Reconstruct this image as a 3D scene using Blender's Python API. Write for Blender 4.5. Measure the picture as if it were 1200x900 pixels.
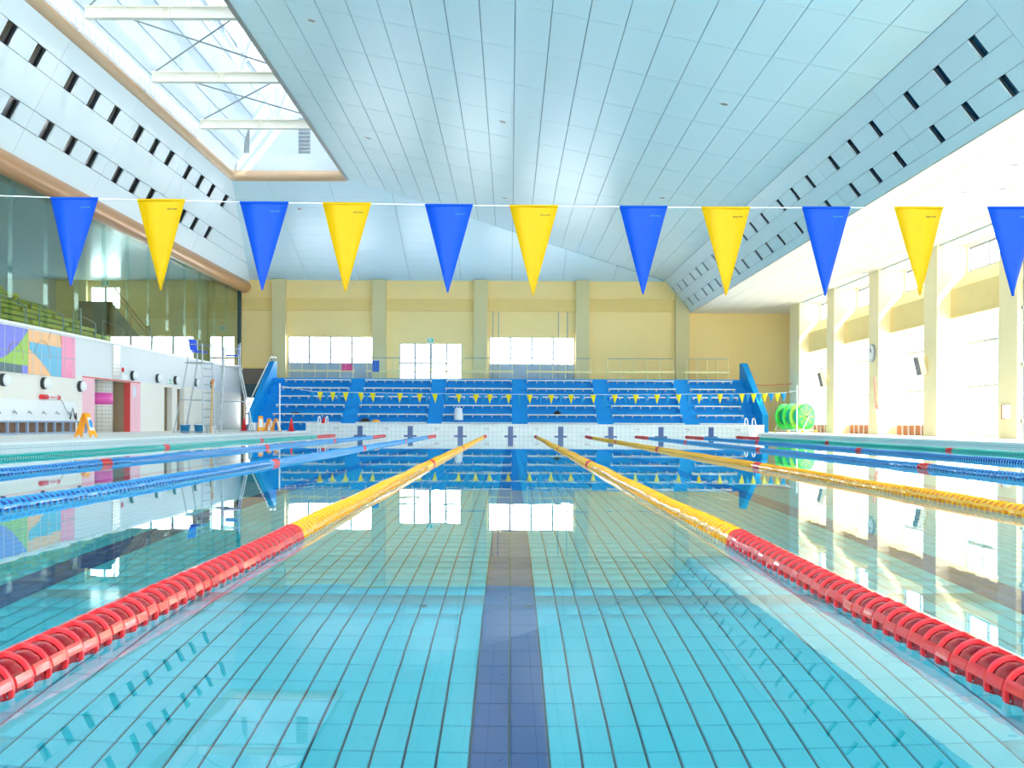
import bpy, math, random
import numpy as np
from mathutils import Vector, Matrix
random.seed(4)
R = math.radians
C = bpy.context.scene.collection
SC = bpy.context.scene
for _o in list(bpy.data.objects): bpy.data.objects.remove(_o)

# ------------------------------------------------------------------ camera, light, exposure
F_PX, HZ, CAMZ = 1220.0, 496.0, 0.66
cam_d = bpy.data.cameras.new('camera'); cam = bpy.data.objects.new('camera', cam_d); C.objects.link(cam)
cam_d.sensor_width = 36.0; cam_d.lens = 36.0 * F_PX / 1200.0
cam_d.shift_x = (600 - 598.3) / 1200.0; cam_d.shift_y = (HZ - 450) / 1200.0
cam_d.clip_start = 0.05; cam_d.clip_end = 300
cam.matrix_world = Matrix.Translation((0, 0, CAMZ)) @ Matrix.Rotation(R(90), 4, 'X') @ Matrix.Rotation(R(0.24), 4, 'Z')
SC.camera = cam

w = bpy.data.worlds.new('world'); SC.world = w; w.use_nodes = True
wb = w.node_tree.nodes['Background']
wb.inputs[0].default_value = (0.93, 0.97, 1.0, 1); wb.inputs[1].default_value = 5.0

sun_d = bpy.data.lights.new('sun', 'SUN'); sun = bpy.data.objects.new('sun', sun_d); C.objects.link(sun)
sun_d.energy = 4.5; sun_d.angle = R(0.6); sun_d.color = (1.0, 0.95, 0.86)
sun.rotation_euler = Vector((-0.55, 0.42, -0.72)).to_track_quat('-Z', 'Y').to_euler()

def portal(loc, size_x, size_y, direction):
    d = bpy.data.lights.new('window_portal', 'AREA'); d.shape = 'RECTANGLE'; d.size = size_x; d.size_y = size_y
    d.cycles.is_portal = True
    o = bpy.data.objects.new('window_portal', d); C.objects.link(o)
    o.location = loc; o.rotation_euler = Vector(direction).to_track_quat('-Z', 'Z').to_euler()

SC.view_settings.view_transform = 'Standard'; SC.view_settings.look = 'None'
SC.view_settings.exposure = 1.56; SC.view_settings.gamma = 1.0; SC.view_settings.use_curve_mapping = False
SC.cycles.use_denoising = True
SC.cycles.max_bounces = 14; SC.cycles.diffuse_bounces = 8; SC.cycles.glossy_bounces = 6
SC.cycles.transmission_bounces = 10; SC.cycles.transparent_max_bounces = 16
SC.cycles.sample_clamp_indirect = 40.0
SC.cycles.caustics_refractive = True; SC.cycles.caustics_reflective = True

# ------------------------------------------------------------------ materials
def lin(c):
    c = c / 255.0
    return c / 12.92 if c <= 0.04045 else ((c + 0.055) / 1.055) ** 2.4
def rgb(r, g, b): return (lin(r), lin(g), lin(b), 1.0)
MATS = {}
def mat(name, col, rough=0.5, metal=0.0, spec=0.5, var=0.06, scale=3.0, bump=0.0, bscale=60.0, coat=0.0):
    m = bpy.data.materials.new(name); m.use_nodes = True
    nt = m.node_tree; b = nt.nodes['Principled BSDF']
    b.inputs['Roughness'].default_value = rough; b.inputs['Metallic'].default_value = metal
    b.inputs['Specular IOR Level'].default_value = spec; b.inputs['Coat Weight'].default_value = coat
    c = rgb(*col)
    tc = nt.nodes.new('ShaderNodeTexCoord')
    n = nt.nodes.new('ShaderNodeTexNoise'); n.inputs['Scale'].default_value = scale; n.inputs['Detail'].default_value = 4
    nt.links.new(tc.outputs['Object'], n.inputs['Vector'])
    mx = nt.nodes.new('ShaderNodeMix'); mx.data_type = 'RGBA'
    mx.inputs[6].default_value = (c[0]*(1-var), c[1]*(1-var), c[2]*(1-var), 1)
    mx.inputs[7].default_value = (min(1, c[0]*(1+var)), min(1, c[1]*(1+var)), min(1, c[2]*(1+var)), 1)
    nt.links.new(n.outputs['Fac'], mx.inputs[0]); nt.links.new(mx.outputs[2], b.inputs['Base Color'])
    if bump:
        n2 = nt.nodes.new('ShaderNodeTexNoise'); n2.inputs['Scale'].default_value = bscale
        nt.links.new(tc.outputs['Object'], n2.inputs['Vector'])
        bp = nt.nodes.new('ShaderNodeBump'); bp.inputs['Strength'].default_value = bump; bp.inputs['Distance'].default_value = 0.01
        nt.links.new(n2.outputs['Fac'], bp.inputs['Height']); nt.links.new(bp.outputs['Normal'], b.inputs['Normal'])
    MATS[name] = m
    return m
def tile_mat(name, col, grout, size, rough=0.2, axes='XZ', mortar=0.06):
    """small square wall tiles, too fine to pick apart at their distance"""
    m = bpy.data.materials.new(name); m.use_nodes = True
    nt = m.node_tree; b = nt.nodes['Principled BSDF']; b.inputs['Roughness'].default_value = rough
    g = nt.nodes.new('ShaderNodeNewGeometry'); sp = nt.nodes.new('ShaderNodeSeparateXYZ'); cb = nt.nodes.new('ShaderNodeCombineXYZ')
    nt.links.new(g.outputs['Position'], sp.inputs[0])
    nt.links.new(sp.outputs[axes[0]], cb.inputs[0]); nt.links.new(sp.outputs[axes[1]], cb.inputs[1])
    br = nt.nodes.new('ShaderNodeTexBrick'); br.offset = 0.0
    br.inputs['Color1'].default_value = rgb(*col); br.inputs['Color2'].default_value = rgb(*[max(0, c - 5) for c in col])
    br.inputs['Mortar'].default_value = rgb(*grout); br.inputs['Scale'].default_value = 1.0
    br.inputs['Mortar Size'].default_value = size * mortar; br.inputs['Brick Width'].default_value = size; br.inputs['Row Height'].default_value = size
    nt.links.new(cb.outputs[0], br.inputs['Vector']); nt.links.new(br.outputs['Color'], b.inputs['Base Color'])
    MATS[name] = m
    return m
def glass_mat(name, tint, gloss=1.0, rough=0.0, ior=1.5):
    """thin clear pane: what is not mirrored at the surface goes straight through"""
    m = bpy.data.materials.new(name); m.use_nodes = True
    nt = m.node_tree; nt.nodes.clear()
    out = nt.nodes.new('ShaderNodeOutputMaterial'); t = nt.nodes.new('ShaderNodeBsdfTransparent'); g = nt.nodes.new('ShaderNodeBsdfGlossy')
    t.inputs[0].default_value = tint; g.inputs['Roughness'].default_value = rough
    # surface reflectance of a thin pane, the same from both faces
    ge = nt.nodes.new('ShaderNodeNewGeometry'); dt = nt.nodes.new('ShaderNodeVectorMath'); dt.operation = 'DOT_PRODUCT'
    nt.links.new(ge.outputs['Normal'], dt.inputs[0]); nt.links.new(ge.outputs['Incoming'], dt.inputs[1])
    def mth(op, a, b_=None):
        n = nt.nodes.new('ShaderNodeMath'); n.operation = op; n.use_clamp = op != 'ABSOLUTE'
        for i, x in enumerate((a, b_)):
            if x is None: continue
            if isinstance(x, (int, float)): n.inputs[i].default_value = x
            else: nt.links.new(x, n.inputs[i])
        return n.outputs[0]
    f0 = ((ior-1)/(ior+1))**2
    k = mth('POWER', mth('SUBTRACT', 1.0, mth('ABSOLUTE', dt.outputs['Value'])), 5.0)
    k = mth('MULTIPLY', mth('ADD', mth('MULTIPLY', k, 1-f0), f0), gloss)
    mx = nt.nodes.new('ShaderNodeMixShader'); nt.links.new(k, mx.inputs[0])
    nt.links.new(t.outputs[0], mx.inputs[1]); nt.links.new(g.outputs[0], mx.inputs[2]); nt.links.new(mx.outputs[0], out.inputs[0])
    MATS[name] = m
    return m
def water_mat(name):
    m = bpy.data.materials.new(name); m.use_nodes = True
    nt = m.node_tree; nt.nodes.clear()
    out = nt.nodes.new('ShaderNodeOutputMaterial'); g = nt.nodes.new('ShaderNodeBsdfGlass')
    g.inputs['IOR'].default_value = 1.333; g.inputs['Roughness'].default_value = 0.0; g.inputs['Color'].default_value = (1, 1, 1, 1)
    geo = nt.nodes.new('ShaderNodeNewGeometry')
    n = nt.nodes.new('ShaderNodeTexNoise'); n.inputs['Scale'].default_value = 2.2; n.inputs['Detail'].default_value = 2
    nt.links.new(geo.outputs['Position'], n.inputs['Vector'])
    bp = nt.nodes.new('ShaderNodeBump'); bp.inputs['Strength'].default_value = 0.5; bp.inputs['Distance'].default_value = 0.0009
    nt.links.new(n.outputs['Fac'], bp.inputs['Height']); nt.links.new(bp.outputs['Normal'], g.inputs['Normal'])
    nt.links.new(g.outputs[0], out.inputs[0]); MATS[name] = m
    return m

mat('ceiling_panel', (212, 236, 245), 0.33, spec=0.4, var=0.02, scale=0.4)  # bluish tint of light off the water is put into this colour
mat('ceiling_gap', (120, 150, 165), 0.8)
mat('low_ceiling', (240, 230, 214), 0.6, var=0.015, scale=0.5)
mat('low_gap', (214, 206, 192), 0.8)
mat('fascia', (230, 238, 242), 0.45, var=0.015, scale=0.5)
mat('fascia_right', (214, 234, 242), 0.4, var=0.02, scale=0.5)
mat('fascia_gap', (150, 165, 175), 0.8)
mat('hole_dark', (40, 36, 34), 0.15, var=0.4, scale=0.7)
mat('hole_blue', (14, 62, 92), 0.1, var=0.6, scale=1.3)
mat('bronze_brown', (196, 142, 96), 0.35, metal=0.15, var=0.06, scale=1.5)
mat('bronze', (206, 172, 138), 0.35, metal=0.15, var=0.08, scale=1.5)
mat('edge_grey', (150, 146, 140), 0.5)
mat('yellow_wall', (252, 220, 150), 0.75, var=0.035, scale=0.9, bump=0.05)
mat('yellow_band', (240, 204, 126), 0.75, var=0.06, scale=1.3)
mat('pilaster', (218, 202, 150), 0.75, var=0.03, scale=0.8)
mat('cream_pier', (244, 228, 184), 0.7, var=0.02, scale=0.8)
mat('cream_hood', (240, 216, 150), 0.75, var=0.05, scale=1.5)
mat('white_wall', (246, 246, 244), 0.6, var=0.012)
mat('grey_wall', (226, 230, 233), 0.5, var=0.012)
mat('cream_wall', (242, 238, 228), 0.55, var=0.015)
mat('dark_wall', (120, 105, 92), 0.8, var=0.08)
mat('beige_recess', (178, 160, 130), 0.7, var=0.04)
mat('concrete', (176, 184, 186), 0.85, var=0.12, scale=2.0)
mat('white_paint', (244, 246, 246), 0.4, var=0.01)
mat('window_frame', (190, 198, 204), 0.4, metal=0.3)
mat('steel', (176, 184, 190), 0.4, metal=0.5)
mat('rail_grey', (150, 158, 160), 0.4, metal=0.4)
mat('rail_yellow', (226, 214, 158), 0.5)
mat('deck', (234, 232, 225), 0.55, var=0.04, scale=1.2)
tile_mat('deck_edge_tile', (232, 240, 242), (178, 196, 204), 0.11, axes='YZ')
tile_mat('end_wall_tile', (236, 241, 243), (206, 219, 226), 0.22, axes='XZ')
tile_mat('column_tile', (224, 220, 212), (176, 168, 158), 0.16, axes='YZ')
mat('navy_mark', (44, 88, 150), 0.3)
mat('pool_tile', (56, 230, 254), 0.35, var=0.05, scale=1.1)
mat('pool_tile_navy', (20, 82, 164), 0.35, var=0.08, scale=3)
mat('pool_tile_grey', (92, 186, 196), 0.4, var=0.08)
mat('pool_grout', (10, 76, 92), 0.8)
mat('pool_wall', (120, 206, 226), 0.4)
mat('stand_blue', (0, 150, 226), 0.5, spec=0.25, var=0.05, scale=0.8)
mat('bench_white', (226, 228, 218), 0.5)
mat('bench_leg', (190, 212, 222), 0.5)
mat('seat_green', (226, 210, 10), 0.45, var=0.08)
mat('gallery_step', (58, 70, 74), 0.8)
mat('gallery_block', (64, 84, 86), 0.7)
mat('gallery_ceiling', (206, 220, 222), 0.25, var=0.05)
glass_mat('window_glass', (0.97, 0.985, 0.99, 1), 0.5)
glass_mat('side_glass', (0.80, 0.82, 0.83, 1), 0.5)
glass_mat('gallery_glass', (0.78, 0.90, 0.87, 1), 1.0)
glass_mat('opal_glass', (0.5, 0.51, 0.52, 1), 0.4)
water_mat('water')
mat('lantern_white', (222, 232, 240), 0.5, var=0.01); mat('beam_cream', (240, 236, 222), 0.45, var=0.01)
for nm, outer, core in (('red', (226, 54, 62), (150, 0, 12)), ('orange', (255, 186, 24), (240, 138, 0)), ('blue', (52, 156, 228), (10, 50, 138)),
                        ('teal', (34, 186, 178), (0, 128, 128)), ('rope_white', (236, 242, 244), (150, 190, 210))):
    mat('float_' + nm, outer, 0.22, var=0.03, coat=0.4); mat('core_' + nm, core, 0.18, var=0.08, coat=0.15)  # core darker though the same plastic: shade put into its colour
mat('flag_blue', (0, 92, 218), 0.4, spec=0.2, var=0.10, scale=9, bump=0.25, bscale=22)
mat('flag_yellow', (232, 196, 0), 0.4, spec=0.2, var=0.05, scale=9, bump=0.25, bscale=22)
mat('flag_cyan', (0, 170, 226), 0.35, var=0.06)
mat('flag_print_dark', (96, 84, 10), 0.6); mat('flag_print_green', (24, 130, 140), 0.6)
def sheer(name, f=.45):
    m = MATS[name]; nt = m.node_tree; b = nt.nodes['Principled BSDF']; out = nt.nodes['Material Output']
    t = nt.nodes.new('ShaderNodeBsdfTranslucent'); mx = nt.nodes.new('ShaderNodeMixShader'); mx.inputs[0].default_value = f
    nt.links.new(b.inputs['Base Color'].links[0].from_socket, t.inputs[0])
    nt.links.new(b.outputs[0], mx.inputs[1]); nt.links.new(t.outputs[0], mx.inputs[2]); nt.links.new(mx.outputs[0], out.inputs[0])
mat('flag_yellow_small', (255, 240, 20), 0.4)
for k_ in ('flag_blue', 'flag_yellow', 'flag_cyan', 'flag_yellow_small'): sheer(k_)
mat('line_white', (226, 234, 238), 0.5)
mat('pink', (252, 196, 208), 0.5, var=0.02); mat('magenta', (232, 84, 176), 0.35); mat('door_red', (226, 84, 80), 0.5)
mat('mural_purple', (116, 122, 226), 0.4); mat('mural_green', (150, 196, 60), 0.4, var=0.2, scale=1.2); mat('mural_dark', (70, 106, 110), 0.4, var=0.15)
mat('mural_orange', (248, 186, 124), 0.4, var=0.05); mat('mural_teal', (70, 176, 214), 0.4); mat('mural_pink', (250, 130, 172), 0.4, var=0.08)
mat('mural_line', (206, 150, 90), 0.5)
mat('lamp_black', (50, 58, 60), 0.5); mat('lamp_dome', (240, 246, 250), 0.3)
mat('trough_blue', (150, 166, 190), 0.5); mat('trough_in', (150, 120, 100), 0.8, var=0.2, scale=5)
mat('red_plastic', (226, 40, 50), 0.35); mat('white_plastic', (244, 246, 248), 0.4); mat('black', (26, 26, 28), 0.5)
mat('bucket_blue', (40, 140, 196), 0.4); mat('wood', (206, 164, 110), 0.6); mat('seat_blue', (20, 80, 220), 0.4)
mat('sign_orange', (255, 168, 10), 0.45); mat('sign_blue', (70, 160, 224), 0.5)
mat('reel_green', (70, 226, 96), 0.35, var=0.1); mat('reel_lime', (170, 236, 90), 0.4); mat('reel_gold', (226, 190, 60), 0.5)
mat('vent_brown', (206, 132, 74), 0.6); mat('speaker_grey', (130, 122, 126), 0.6); mat('speaker_white', (238, 232, 220), 0.5)
mat('exit_green', (60, 190, 130), 0.4); mat('strip_grey', (206, 222, 222), 0.5)
mat('pole_red', (226, 110, 90), 0.5); mat('towel_mix', (226, 90, 150), 0.8, var=0.5, scale=12); mat('towel_blue', (60, 110, 200), 0.8, var=0.2, scale=6)
mat('paper', (230, 236, 246), 0.7)

# ------------------------------------------------------------------ mesh helpers
class MB:
    def __init__(s): s.v = []; s.f = []; s.m = []; s.sm = []; s.mi = 0
    def face(s, idx, smooth=False): s.f.append(tuple(idx)); s.m.append(s.mi); s.sm.append(smooth)
    def box(s, x0, x1, y0, y1, z0, z1):
        b = len(s.v)
        s.v += [(x0,y0,z0),(x1,y0,z0),(x1,y1,z0),(x0,y1,z0),(x0,y0,z1),(x1,y0,z1),(x1,y1,z1),(x0,y1,z1)]
        for q in ((0,3,2,1),(4,5,6,7),(0,1,5,4),(1,2,6,5),(2,3,7,6),(3,0,4,7)): s.face([b+i for i in q])
        return s
    def cbox(s, cx, cy, cz, sx, sy, sz): return s.box(cx-sx/2, cx+sx/2, cy-sy/2, cy+sy/2, cz-sz/2, cz+sz/2)
    def poly(s, pts):
        b = len(s.v); s.v += [tuple(p) for p in pts]; s.face(range(b, b+len(pts))); return s
    def slab(s, pts, off):
        """polygon pts extruded by the vector off"""
        off = Vector(off); n = len(pts); b = len(s.v)
        s.v += [tuple(p) for p in pts] + [tuple(Vector(p) + off) for p in pts]
        nrm = Vector((0,0,0)); P = [Vector(p) for p in pts]
        for i in range(n): nrm += P[i].cross(P[(i+1) % n])
        top = list(range(b+n, b+2*n)); bot = list(range(b, b+n))
        if nrm.dot(off) > 0:
            s.face(top); s.face(bot[::-1])
            for i in range(n): j = (i+1) % n; s.face((b+i, b+j, b+n+j, b+n+i))
        else:
            s.face(top[::-1]); s.face(bot)
            for i in range(n): j = (i+1) % n; s.face((b+j, b+i, b+n+i, b+n+j))
        return s
    def tube(s, pts, r, n=8, caps=True, r2=None):
        pts = [Vector(p) for p in pts]; rings = []; up = None
        k = len(pts)
        for i, p in enumerate(pts):
            if i == 0: t = pts[1] - p
            elif i == k-1: t = p - pts[i-1]
            else: t = (pts[i+1]-p).normalized() + (p-pts[i-1]).normalized()
            t.normalize()
            if up is None:
                up = Vector((0,0,1)) if abs(t.z) < 0.9 else Vector((1,0,0))
            a = t.cross(up).normalized(); bb = a.cross(t).normalized(); up = bb
            rr = r if r2 is None else r + (r2-r)*i/(k-1)
            b = len(s.v)
            for j in range(n):
                an = 2*math.pi*j/n; s.v.append(tuple(p + a*(rr*math.cos(an)) + bb*(rr*math.sin(an))))
            rings.append(b)
        for i in range(k-1):
            for j in range(n):
                j2 = (j+1) % n; s.face((rings[i]+j, rings[i]+j2, rings[i+1]+j2, rings[i+1]+j), True)
        if caps:
            for ring, p, fl in ((rings[0], pts[0], True), (rings[-1], pts[-1], False)):
                b = len(s.v); s.v += s.v[ring:ring+n]
                q = list(range(b, b+n)); s.face(q[::-1] if fl else q)
        return s
    def lathe(s, prof, n=16, axis='Z', loc=(0,0,0), smooth=True, caps=True):
        """prof: list of (radius, height) along the axis"""
        rings = []
        for r, h in prof:
            b = len(s.v)
            for j in range(n):
                a = 2*math.pi*j/n; c, d = r*math.cos(a), r*math.sin(a)
                p = {'Z': (c, d, h), 'Y': (d, h, c), 'X': (h, c, d)}[axis]
                s.v.append((p[0]+loc[0], p[1]+loc[1], p[2]+loc[2]))
            rings.append(b)
        for i in range(len(prof)-1):
            for j in range(n):
                j2 = (j+1) % n; s.face((rings[i]+j, rings[i]+j2, rings[i+1]+j2, rings[i+1]+j), smooth)
        if caps:
            s.face([rings[0]+j for j in range(n)][::-1]); s.face([rings[-1]+j for j in range(n)])
        return s
    def mesh(s, name, mats):
        me = bpy.data.meshes.new(name); me.from_pydata(s.v, [], s.f)
        for m in mats: me.materials.append(MATS[m])
        if len(mats) > 1: me.polygons.foreach_set('material_index', s.m)
        me.polygons.foreach_set('use_smooth', s.sm); me.update()
        return me
    def build(s, name, mats, parent=None, loc=None):
        if isinstance(mats, str): mats = [mats]
        o = bpy.data.objects.new(name, s.mesh(name, mats)); C.objects.link(o)
        if parent is not None: o.parent = parent
        if loc is not None: o.location = loc
        return o
def link(name, me, parent=None, loc=(0,0,0), rot=None):
    o = bpy.data.objects.new(name, me); C.objects.link(o); o.parent = parent; o.location = loc
    if rot: o.rotation_euler = rot
    return o
def empty(name, loc=(0,0,0), rz=0):
    o = bpy.data.objects.new(name, None); C.objects.link(o); o.location = loc; o.rotation_euler = (0,0,rz); o.empty_display_size = 0.1
    return o
def tag(o, label=None, cat=None, group=None, kind=None):
    if label: o['label'] = label
    if cat: o['category'] = cat
    if group: o['group'] = group
    if kind: o['kind'] = kind
    return o
def struct(o, label=None, cat=None): o['kind'] = 'structure'; return tag(o, label, cat)
def copy_tree(o, parent=None):
    c = o.copy(); C.objects.link(c); c.parent = parent
    for ch in list(o.children): copy_tree(ch, c)
    return c
def clip(poly, a, b, c):
    """keep the part of a 2-D polygon where a*x + b*y <= c"""
    out = []; n = len(poly)
    for i in range(n):
        p, q = poly[i], poly[(i+1) % n]; dp = a*p[0]+b*p[1]-c; dq = a*q[0]+b*q[1]-c
        if dp <= 0: out.append(p)
        if dp*dq < 0:
            t = dp/(dp-dq); out.append((p[0]+(q[0]-p[0])*t, p[1]+(q[1]-p[1])*t))
    return out
def area2(poly): return abs(sum(poly[i][0]*poly[(i+1)%len(poly)][1]-poly[(i+1)%len(poly)][0]*poly[i][1] for i in range(len(poly))))/2 if len(poly) > 2 else 0
def wall_cells(u0, u1, z0, z1, openings):
    us = sorted({u0, u1, *[o[0] for o in openings], *[o[1] for o in openings]}); us = [u for u in us if u0 <= u <= u1]
    cells = []
    for a, b in zip(us, us[1:]):
        cuts = sorted([(o[2], o[3]) for o in openings if o[0] <= a+1e-6 and o[1] >= b-1e-6]); z = z0
        for c, d in cuts:
            if c > z + 1e-6: cells.append((a, b, z, c))
            z = max(z, d)
        if z < z1 - 1e-6: cells.append((a, b, z, z1))
    return cells
def px(x, y, Y):
    """photo pixel and distance along the pool -> place (x across, z up)"""
    return (x-598.3)*Y/F_PX, CAMZ + (HZ + 0.0042*(x-598.3) - y)*Y/F_PX

# ------------------------------------------------------------------ sizes of the hall
XL, XR = -16.5, 17.25            # left wall, window wall
PXL, PXR = -10.0, 12.5           # pool edges
Y0, Y1, YB = 1.1, 51.9, 64.0     # pool near end, pool far end, back wall
YS = -10.0                       # wall behind
DK = 0.22                        # deck above water
DEP = -1.2                       # pool floor

# ------------------------------------------------------------------ floors
f = MB()
f.box(XL-0.3, PXL, YS, YB, -0.3, DK); f.box(PXR, XR+0.3, YS, YB, -0.3, DK); f.box(PXL, PXR, YS, Y0, -0.3, DK); f.box(PXL, PXR, Y1+2.1, YB, -0.3, DK)
struct(f.build('floor', 'deck'), 'pale grey pool deck around the water', 'floor')
g = MB()      # tiled face of the deck towards the water and its white nosing
for x0, x1 in ((PXL-0.02, PXL+0.03), (PXR-0.03, PXR+0.02)): g.box(x0, x1, Y0, Y1, -1.19, DK-0.035)
struct(g.build('trim_1', 'deck_edge_tile'), 'small white tiles on the deck edge above the water', 'tile trim')
g = MB()
g.box(PXL-0.3, PXL+0.06, Y0, Y1, DK-0.035, DK+0.012); g.box(PXR-0.06, PXR+0.3, Y0, Y1, DK-0.035, DK+0.012)
struct(g.build('trim_2', 'white_paint'), 'white nosing along the pool deck edges', 'edge trim')

# pool basin
b = MB()
b.box(PXL-0.3, PXR+0.3, Y0-0.3, Y1+0.3, DEP-0.3, DEP)
basin = struct(b.build('pool_basin', 'pool_grout'), 'tiled pool basin seen through the water', 'pool')
b = MB()
b.box(PXL-0.3, PXL-0.021, Y0-0.3, Y1, DEP, -0.3); b.box(PXR+0.021, PXR+0.3, Y0-0.3, Y1, DEP, -0.3); b.box(PXL-0.3, PXR+0.3, Y0-0.3, Y0, DEP, -0.3)
b.build('basin_wall', 'pool_wall', basin)
# raised end block with its tiles
e = empty('end_block', (1.25, Y1+1.05, 0)); struct(e, 'raised white tiled pool end wall below the blue stand', 'pool end wall')
g = MB(); g.box(-11.45, 11.4, -1.05, 1.05, DEP, 0.575); g.build('tile_face', 'end_wall_tile', e)
g = MB(); g.box(-11.45, 11.4, -1.09, 1.05, 0.575, 0.62); g.build('coping', 'white_paint', e)
for i in range(8):
    X = -7.5 + 2.5*i - 1.25
    g = MB(); g.box(X-0.13, X+0.13, -1.06, -1.04, -1.0, 0.5); g.box(X-0.31, X+0.31, -1.062, -1.04, -0.03, 0.05); g.build('target_cross', 'navy_mark', e)
for i in range(9):
    X = -8.75 + 2.5*i - 1.25
    g = MB(); g.box(X-0.06, X+0.16, -1.065, -1.05, 0.37, 0.40); g.box(X+0.02, X+0.07, -1.065, -1.05, 0.27, 0.31); g.box(X+0.13, X+0.16, -1.065, -1.05, 0.30, 0.37)
    g.build('rope_anchor', 'rail_grey', e)

# floor tiles: two navy columns on each lane centre, pale blue ones between, one grey cross row
cols = []
for lane in range(-3, 5):
    c = 2.5*lane
    cols += [(c-0.125, c, 1), (c, c+0.125, 1)]
    wq = 2.25/22
    cols += [(c+0.125+wq*i, c+0.125+wq*(i+1), 0) for i in range(22)]
wq = 2.375/23
cols += [(-7.625-wq*(i+1), -7.625-wq*i, 0) for i in range(23)]
cols = [c for c in cols if c[1] <= PXR+1e-4]
cols.sort()
ROW = 0.2; rows = int((Y1-Y0)/ROW)
GREY_ROW = int((5.15-Y0)/ROW)
gx, gy, bev, th = 0.0036, 0.0032, 0.002, 0.012
def tile_geo(wd):
    hx, hy = wd/2-gx, ROW/2-gy
    v = [(-hx,-hy,0),(hx,-hy,0),(hx,hy,0),(-hx,hy,0),(-hx+bev,-hy+bev,th),(hx-bev,-hy+bev,th),(hx-bev,hy-bev,th),(-hx+bev,hy-bev,th)]
    return v, [(4,5,6,7),(0,1,5,4),(1,2,6,5),(2,3,7,6),(3,0,4,7)]
tmesh = {}
def tile_mesh(wd, m):
    k = (round(wd, 4), m)
    if k not in tmesh:
        v, fc = tile_geo(wd); q = MB(); q.v = v
        for x in fc: q.face(x)
        tmesh[k] = q.mesh('tile', [m])
    return tmesh[k]
inst = set(); cand = []
for r_ in range(rows):
    yc = Y0+ROW*(r_+0.5)
    if yc < 3.15: continue
    for ci, c in enumerate(cols):
        xc = (c[0]+c[1])/2
        if abs(xc)/yc < 0.49: cand.append((yc, abs(xc), r_, ci))
cand.sort()
for yc, _, r_, ci in cand[:300]:
    inst.add((r_, ci)); c = cols[ci]
    m = 'pool_tile_navy' if c[2] else ('pool_tile_grey' if r_ == GREY_ROW else 'pool_tile')
    link('tile', tile_mesh(c[1]-c[0], m), basin, ((c[0]+c[1])/2, yc, DEP))
def mass_tiles():
    V = []; mi = []
    for ci, c in enumerate(cols):
        rr = np.array([r_ for r_ in range(rows) if (r_, ci) not in inst]); base = np.array(tile_geo(c[1]-c[0])[0])
        ctr = np.stack([np.full(len(rr), (c[0]+c[1])/2), Y0+ROW*(rr+0.5), np.full(len(rr), DEP)], 1)
        V.append((base[None]+ctr[:, None]).reshape(-1, 3))
        mi.append(np.where(c[2] == 1, 1, np.where(rr == GREY_ROW, 2, 0)))
    V = np.concatenate(V); mi = np.concatenate(mi); n = len(mi)
    fc = np.array(tile_geo(0.1)[1]); loops = (fc[None]+(np.arange(n)*8)[:, None, None]).reshape(-1)
    me = bpy.data.meshes.new('tile_field'); me.vertices.add(len(V)); me.vertices.foreach_set('co', V.astype(np.float32).ravel())
    me.loops.add(len(loops)); me.loops.foreach_set('vertex_index', loops.astype(np.int32))
    me.polygons.add(n*5); me.polygons.foreach_set('loop_start', np.arange(0, n*20, 4, dtype=np.int32))
    me.polygons.foreach_set('material_index', np.repeat(mi, 5).astype(np.int32))
    for m in ('pool_tile', 'pool_tile_navy', 'pool_tile_grey'): me.materials.append(MATS[m])
    me.update(calc_edges=True); me.validate()
    o = link('tile_field', me, basin); o['kind'] = 'stuff'
mass_tiles()
for X in (-0.42, 0.10):
    g = MB(); g.lathe([(0.02, DEP+0.012), (0.018, DEP+0.026), (0.006, DEP+0.03)], 12, loc=(X, 5.05, 0)); g.build('drain_bolt', 'lamp_black', basin)

wt = MB(); wt.poly([(PXL, Y0, 0), (PXR, Y0, 0), (PXR, Y1, 0), (PXL, Y1, 0)])
tag(wt.build('pool_water', 'water'), 'clear calm turquoise water filling the swimming pool', 'water', kind='stuff')

# ------------------------------------------------------------------ main ceiling
def zn(x, y): return 9.47 + 0.2*(9.44-x)
def zf(x, y): return 13.03 - 0.324*(y-52.8)
ceil = MB()
bk = 0.05
sk0 = 2.0
for poly, fz in (([(-8.35, YS), (9.9, YS), (9.9, YB), (9.44, YB), (-8.35, 52.8)], zn), ([(-14.75, 52.8), (-8.35, 52.8), (9.44, YB), (-16.6, YB)], zf),
                 ([(-14.3, YS), (-8.35, YS), (-8.35, sk0), (-14.3, sk0)], lambda x, y: 13.03)):
    ceil.slab([(x, y, fz(x, y)+bk) for x, y in poly], (0, 0, 0.1))
ceiling = struct(ceil.build('ceiling', 'ceiling_gap'), 'panelled ceiling coloured pale blue for light off the water, sloping above the pool', 'ceiling')
def crease_keep_near(p): return clip(p, -11.2, 17.79, 52.8*17.79+8.35*11.2)
def crease_keep_far(p): return clip(p, 11.2, -17.79, -(52.8*17.79+8.35*11.2))
gp = 0.011
PW = 17.79/19
for j in range(14):
    ya, yb = 20.3+3.125*j, 20.3+3.125*(j+1)
    for i in range(19):
        xa = -8.35+PW*i
        p = [(xa+gp, ya+gp), (xa+PW-gp, ya+gp), (xa+PW-gp, min(yb, YB)-gp), (xa+gp, min(yb, YB)-gp)]
        if ya > YB: continue
        p = crease_keep_near(p)
        if area2(p) < 0.02: continue
        g = MB(); g.slab([(x, y, zn(x, y)) for x, y in p], (0, 0, 0.035)); g.build('panel', 'ceiling_panel', ceiling)
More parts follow.
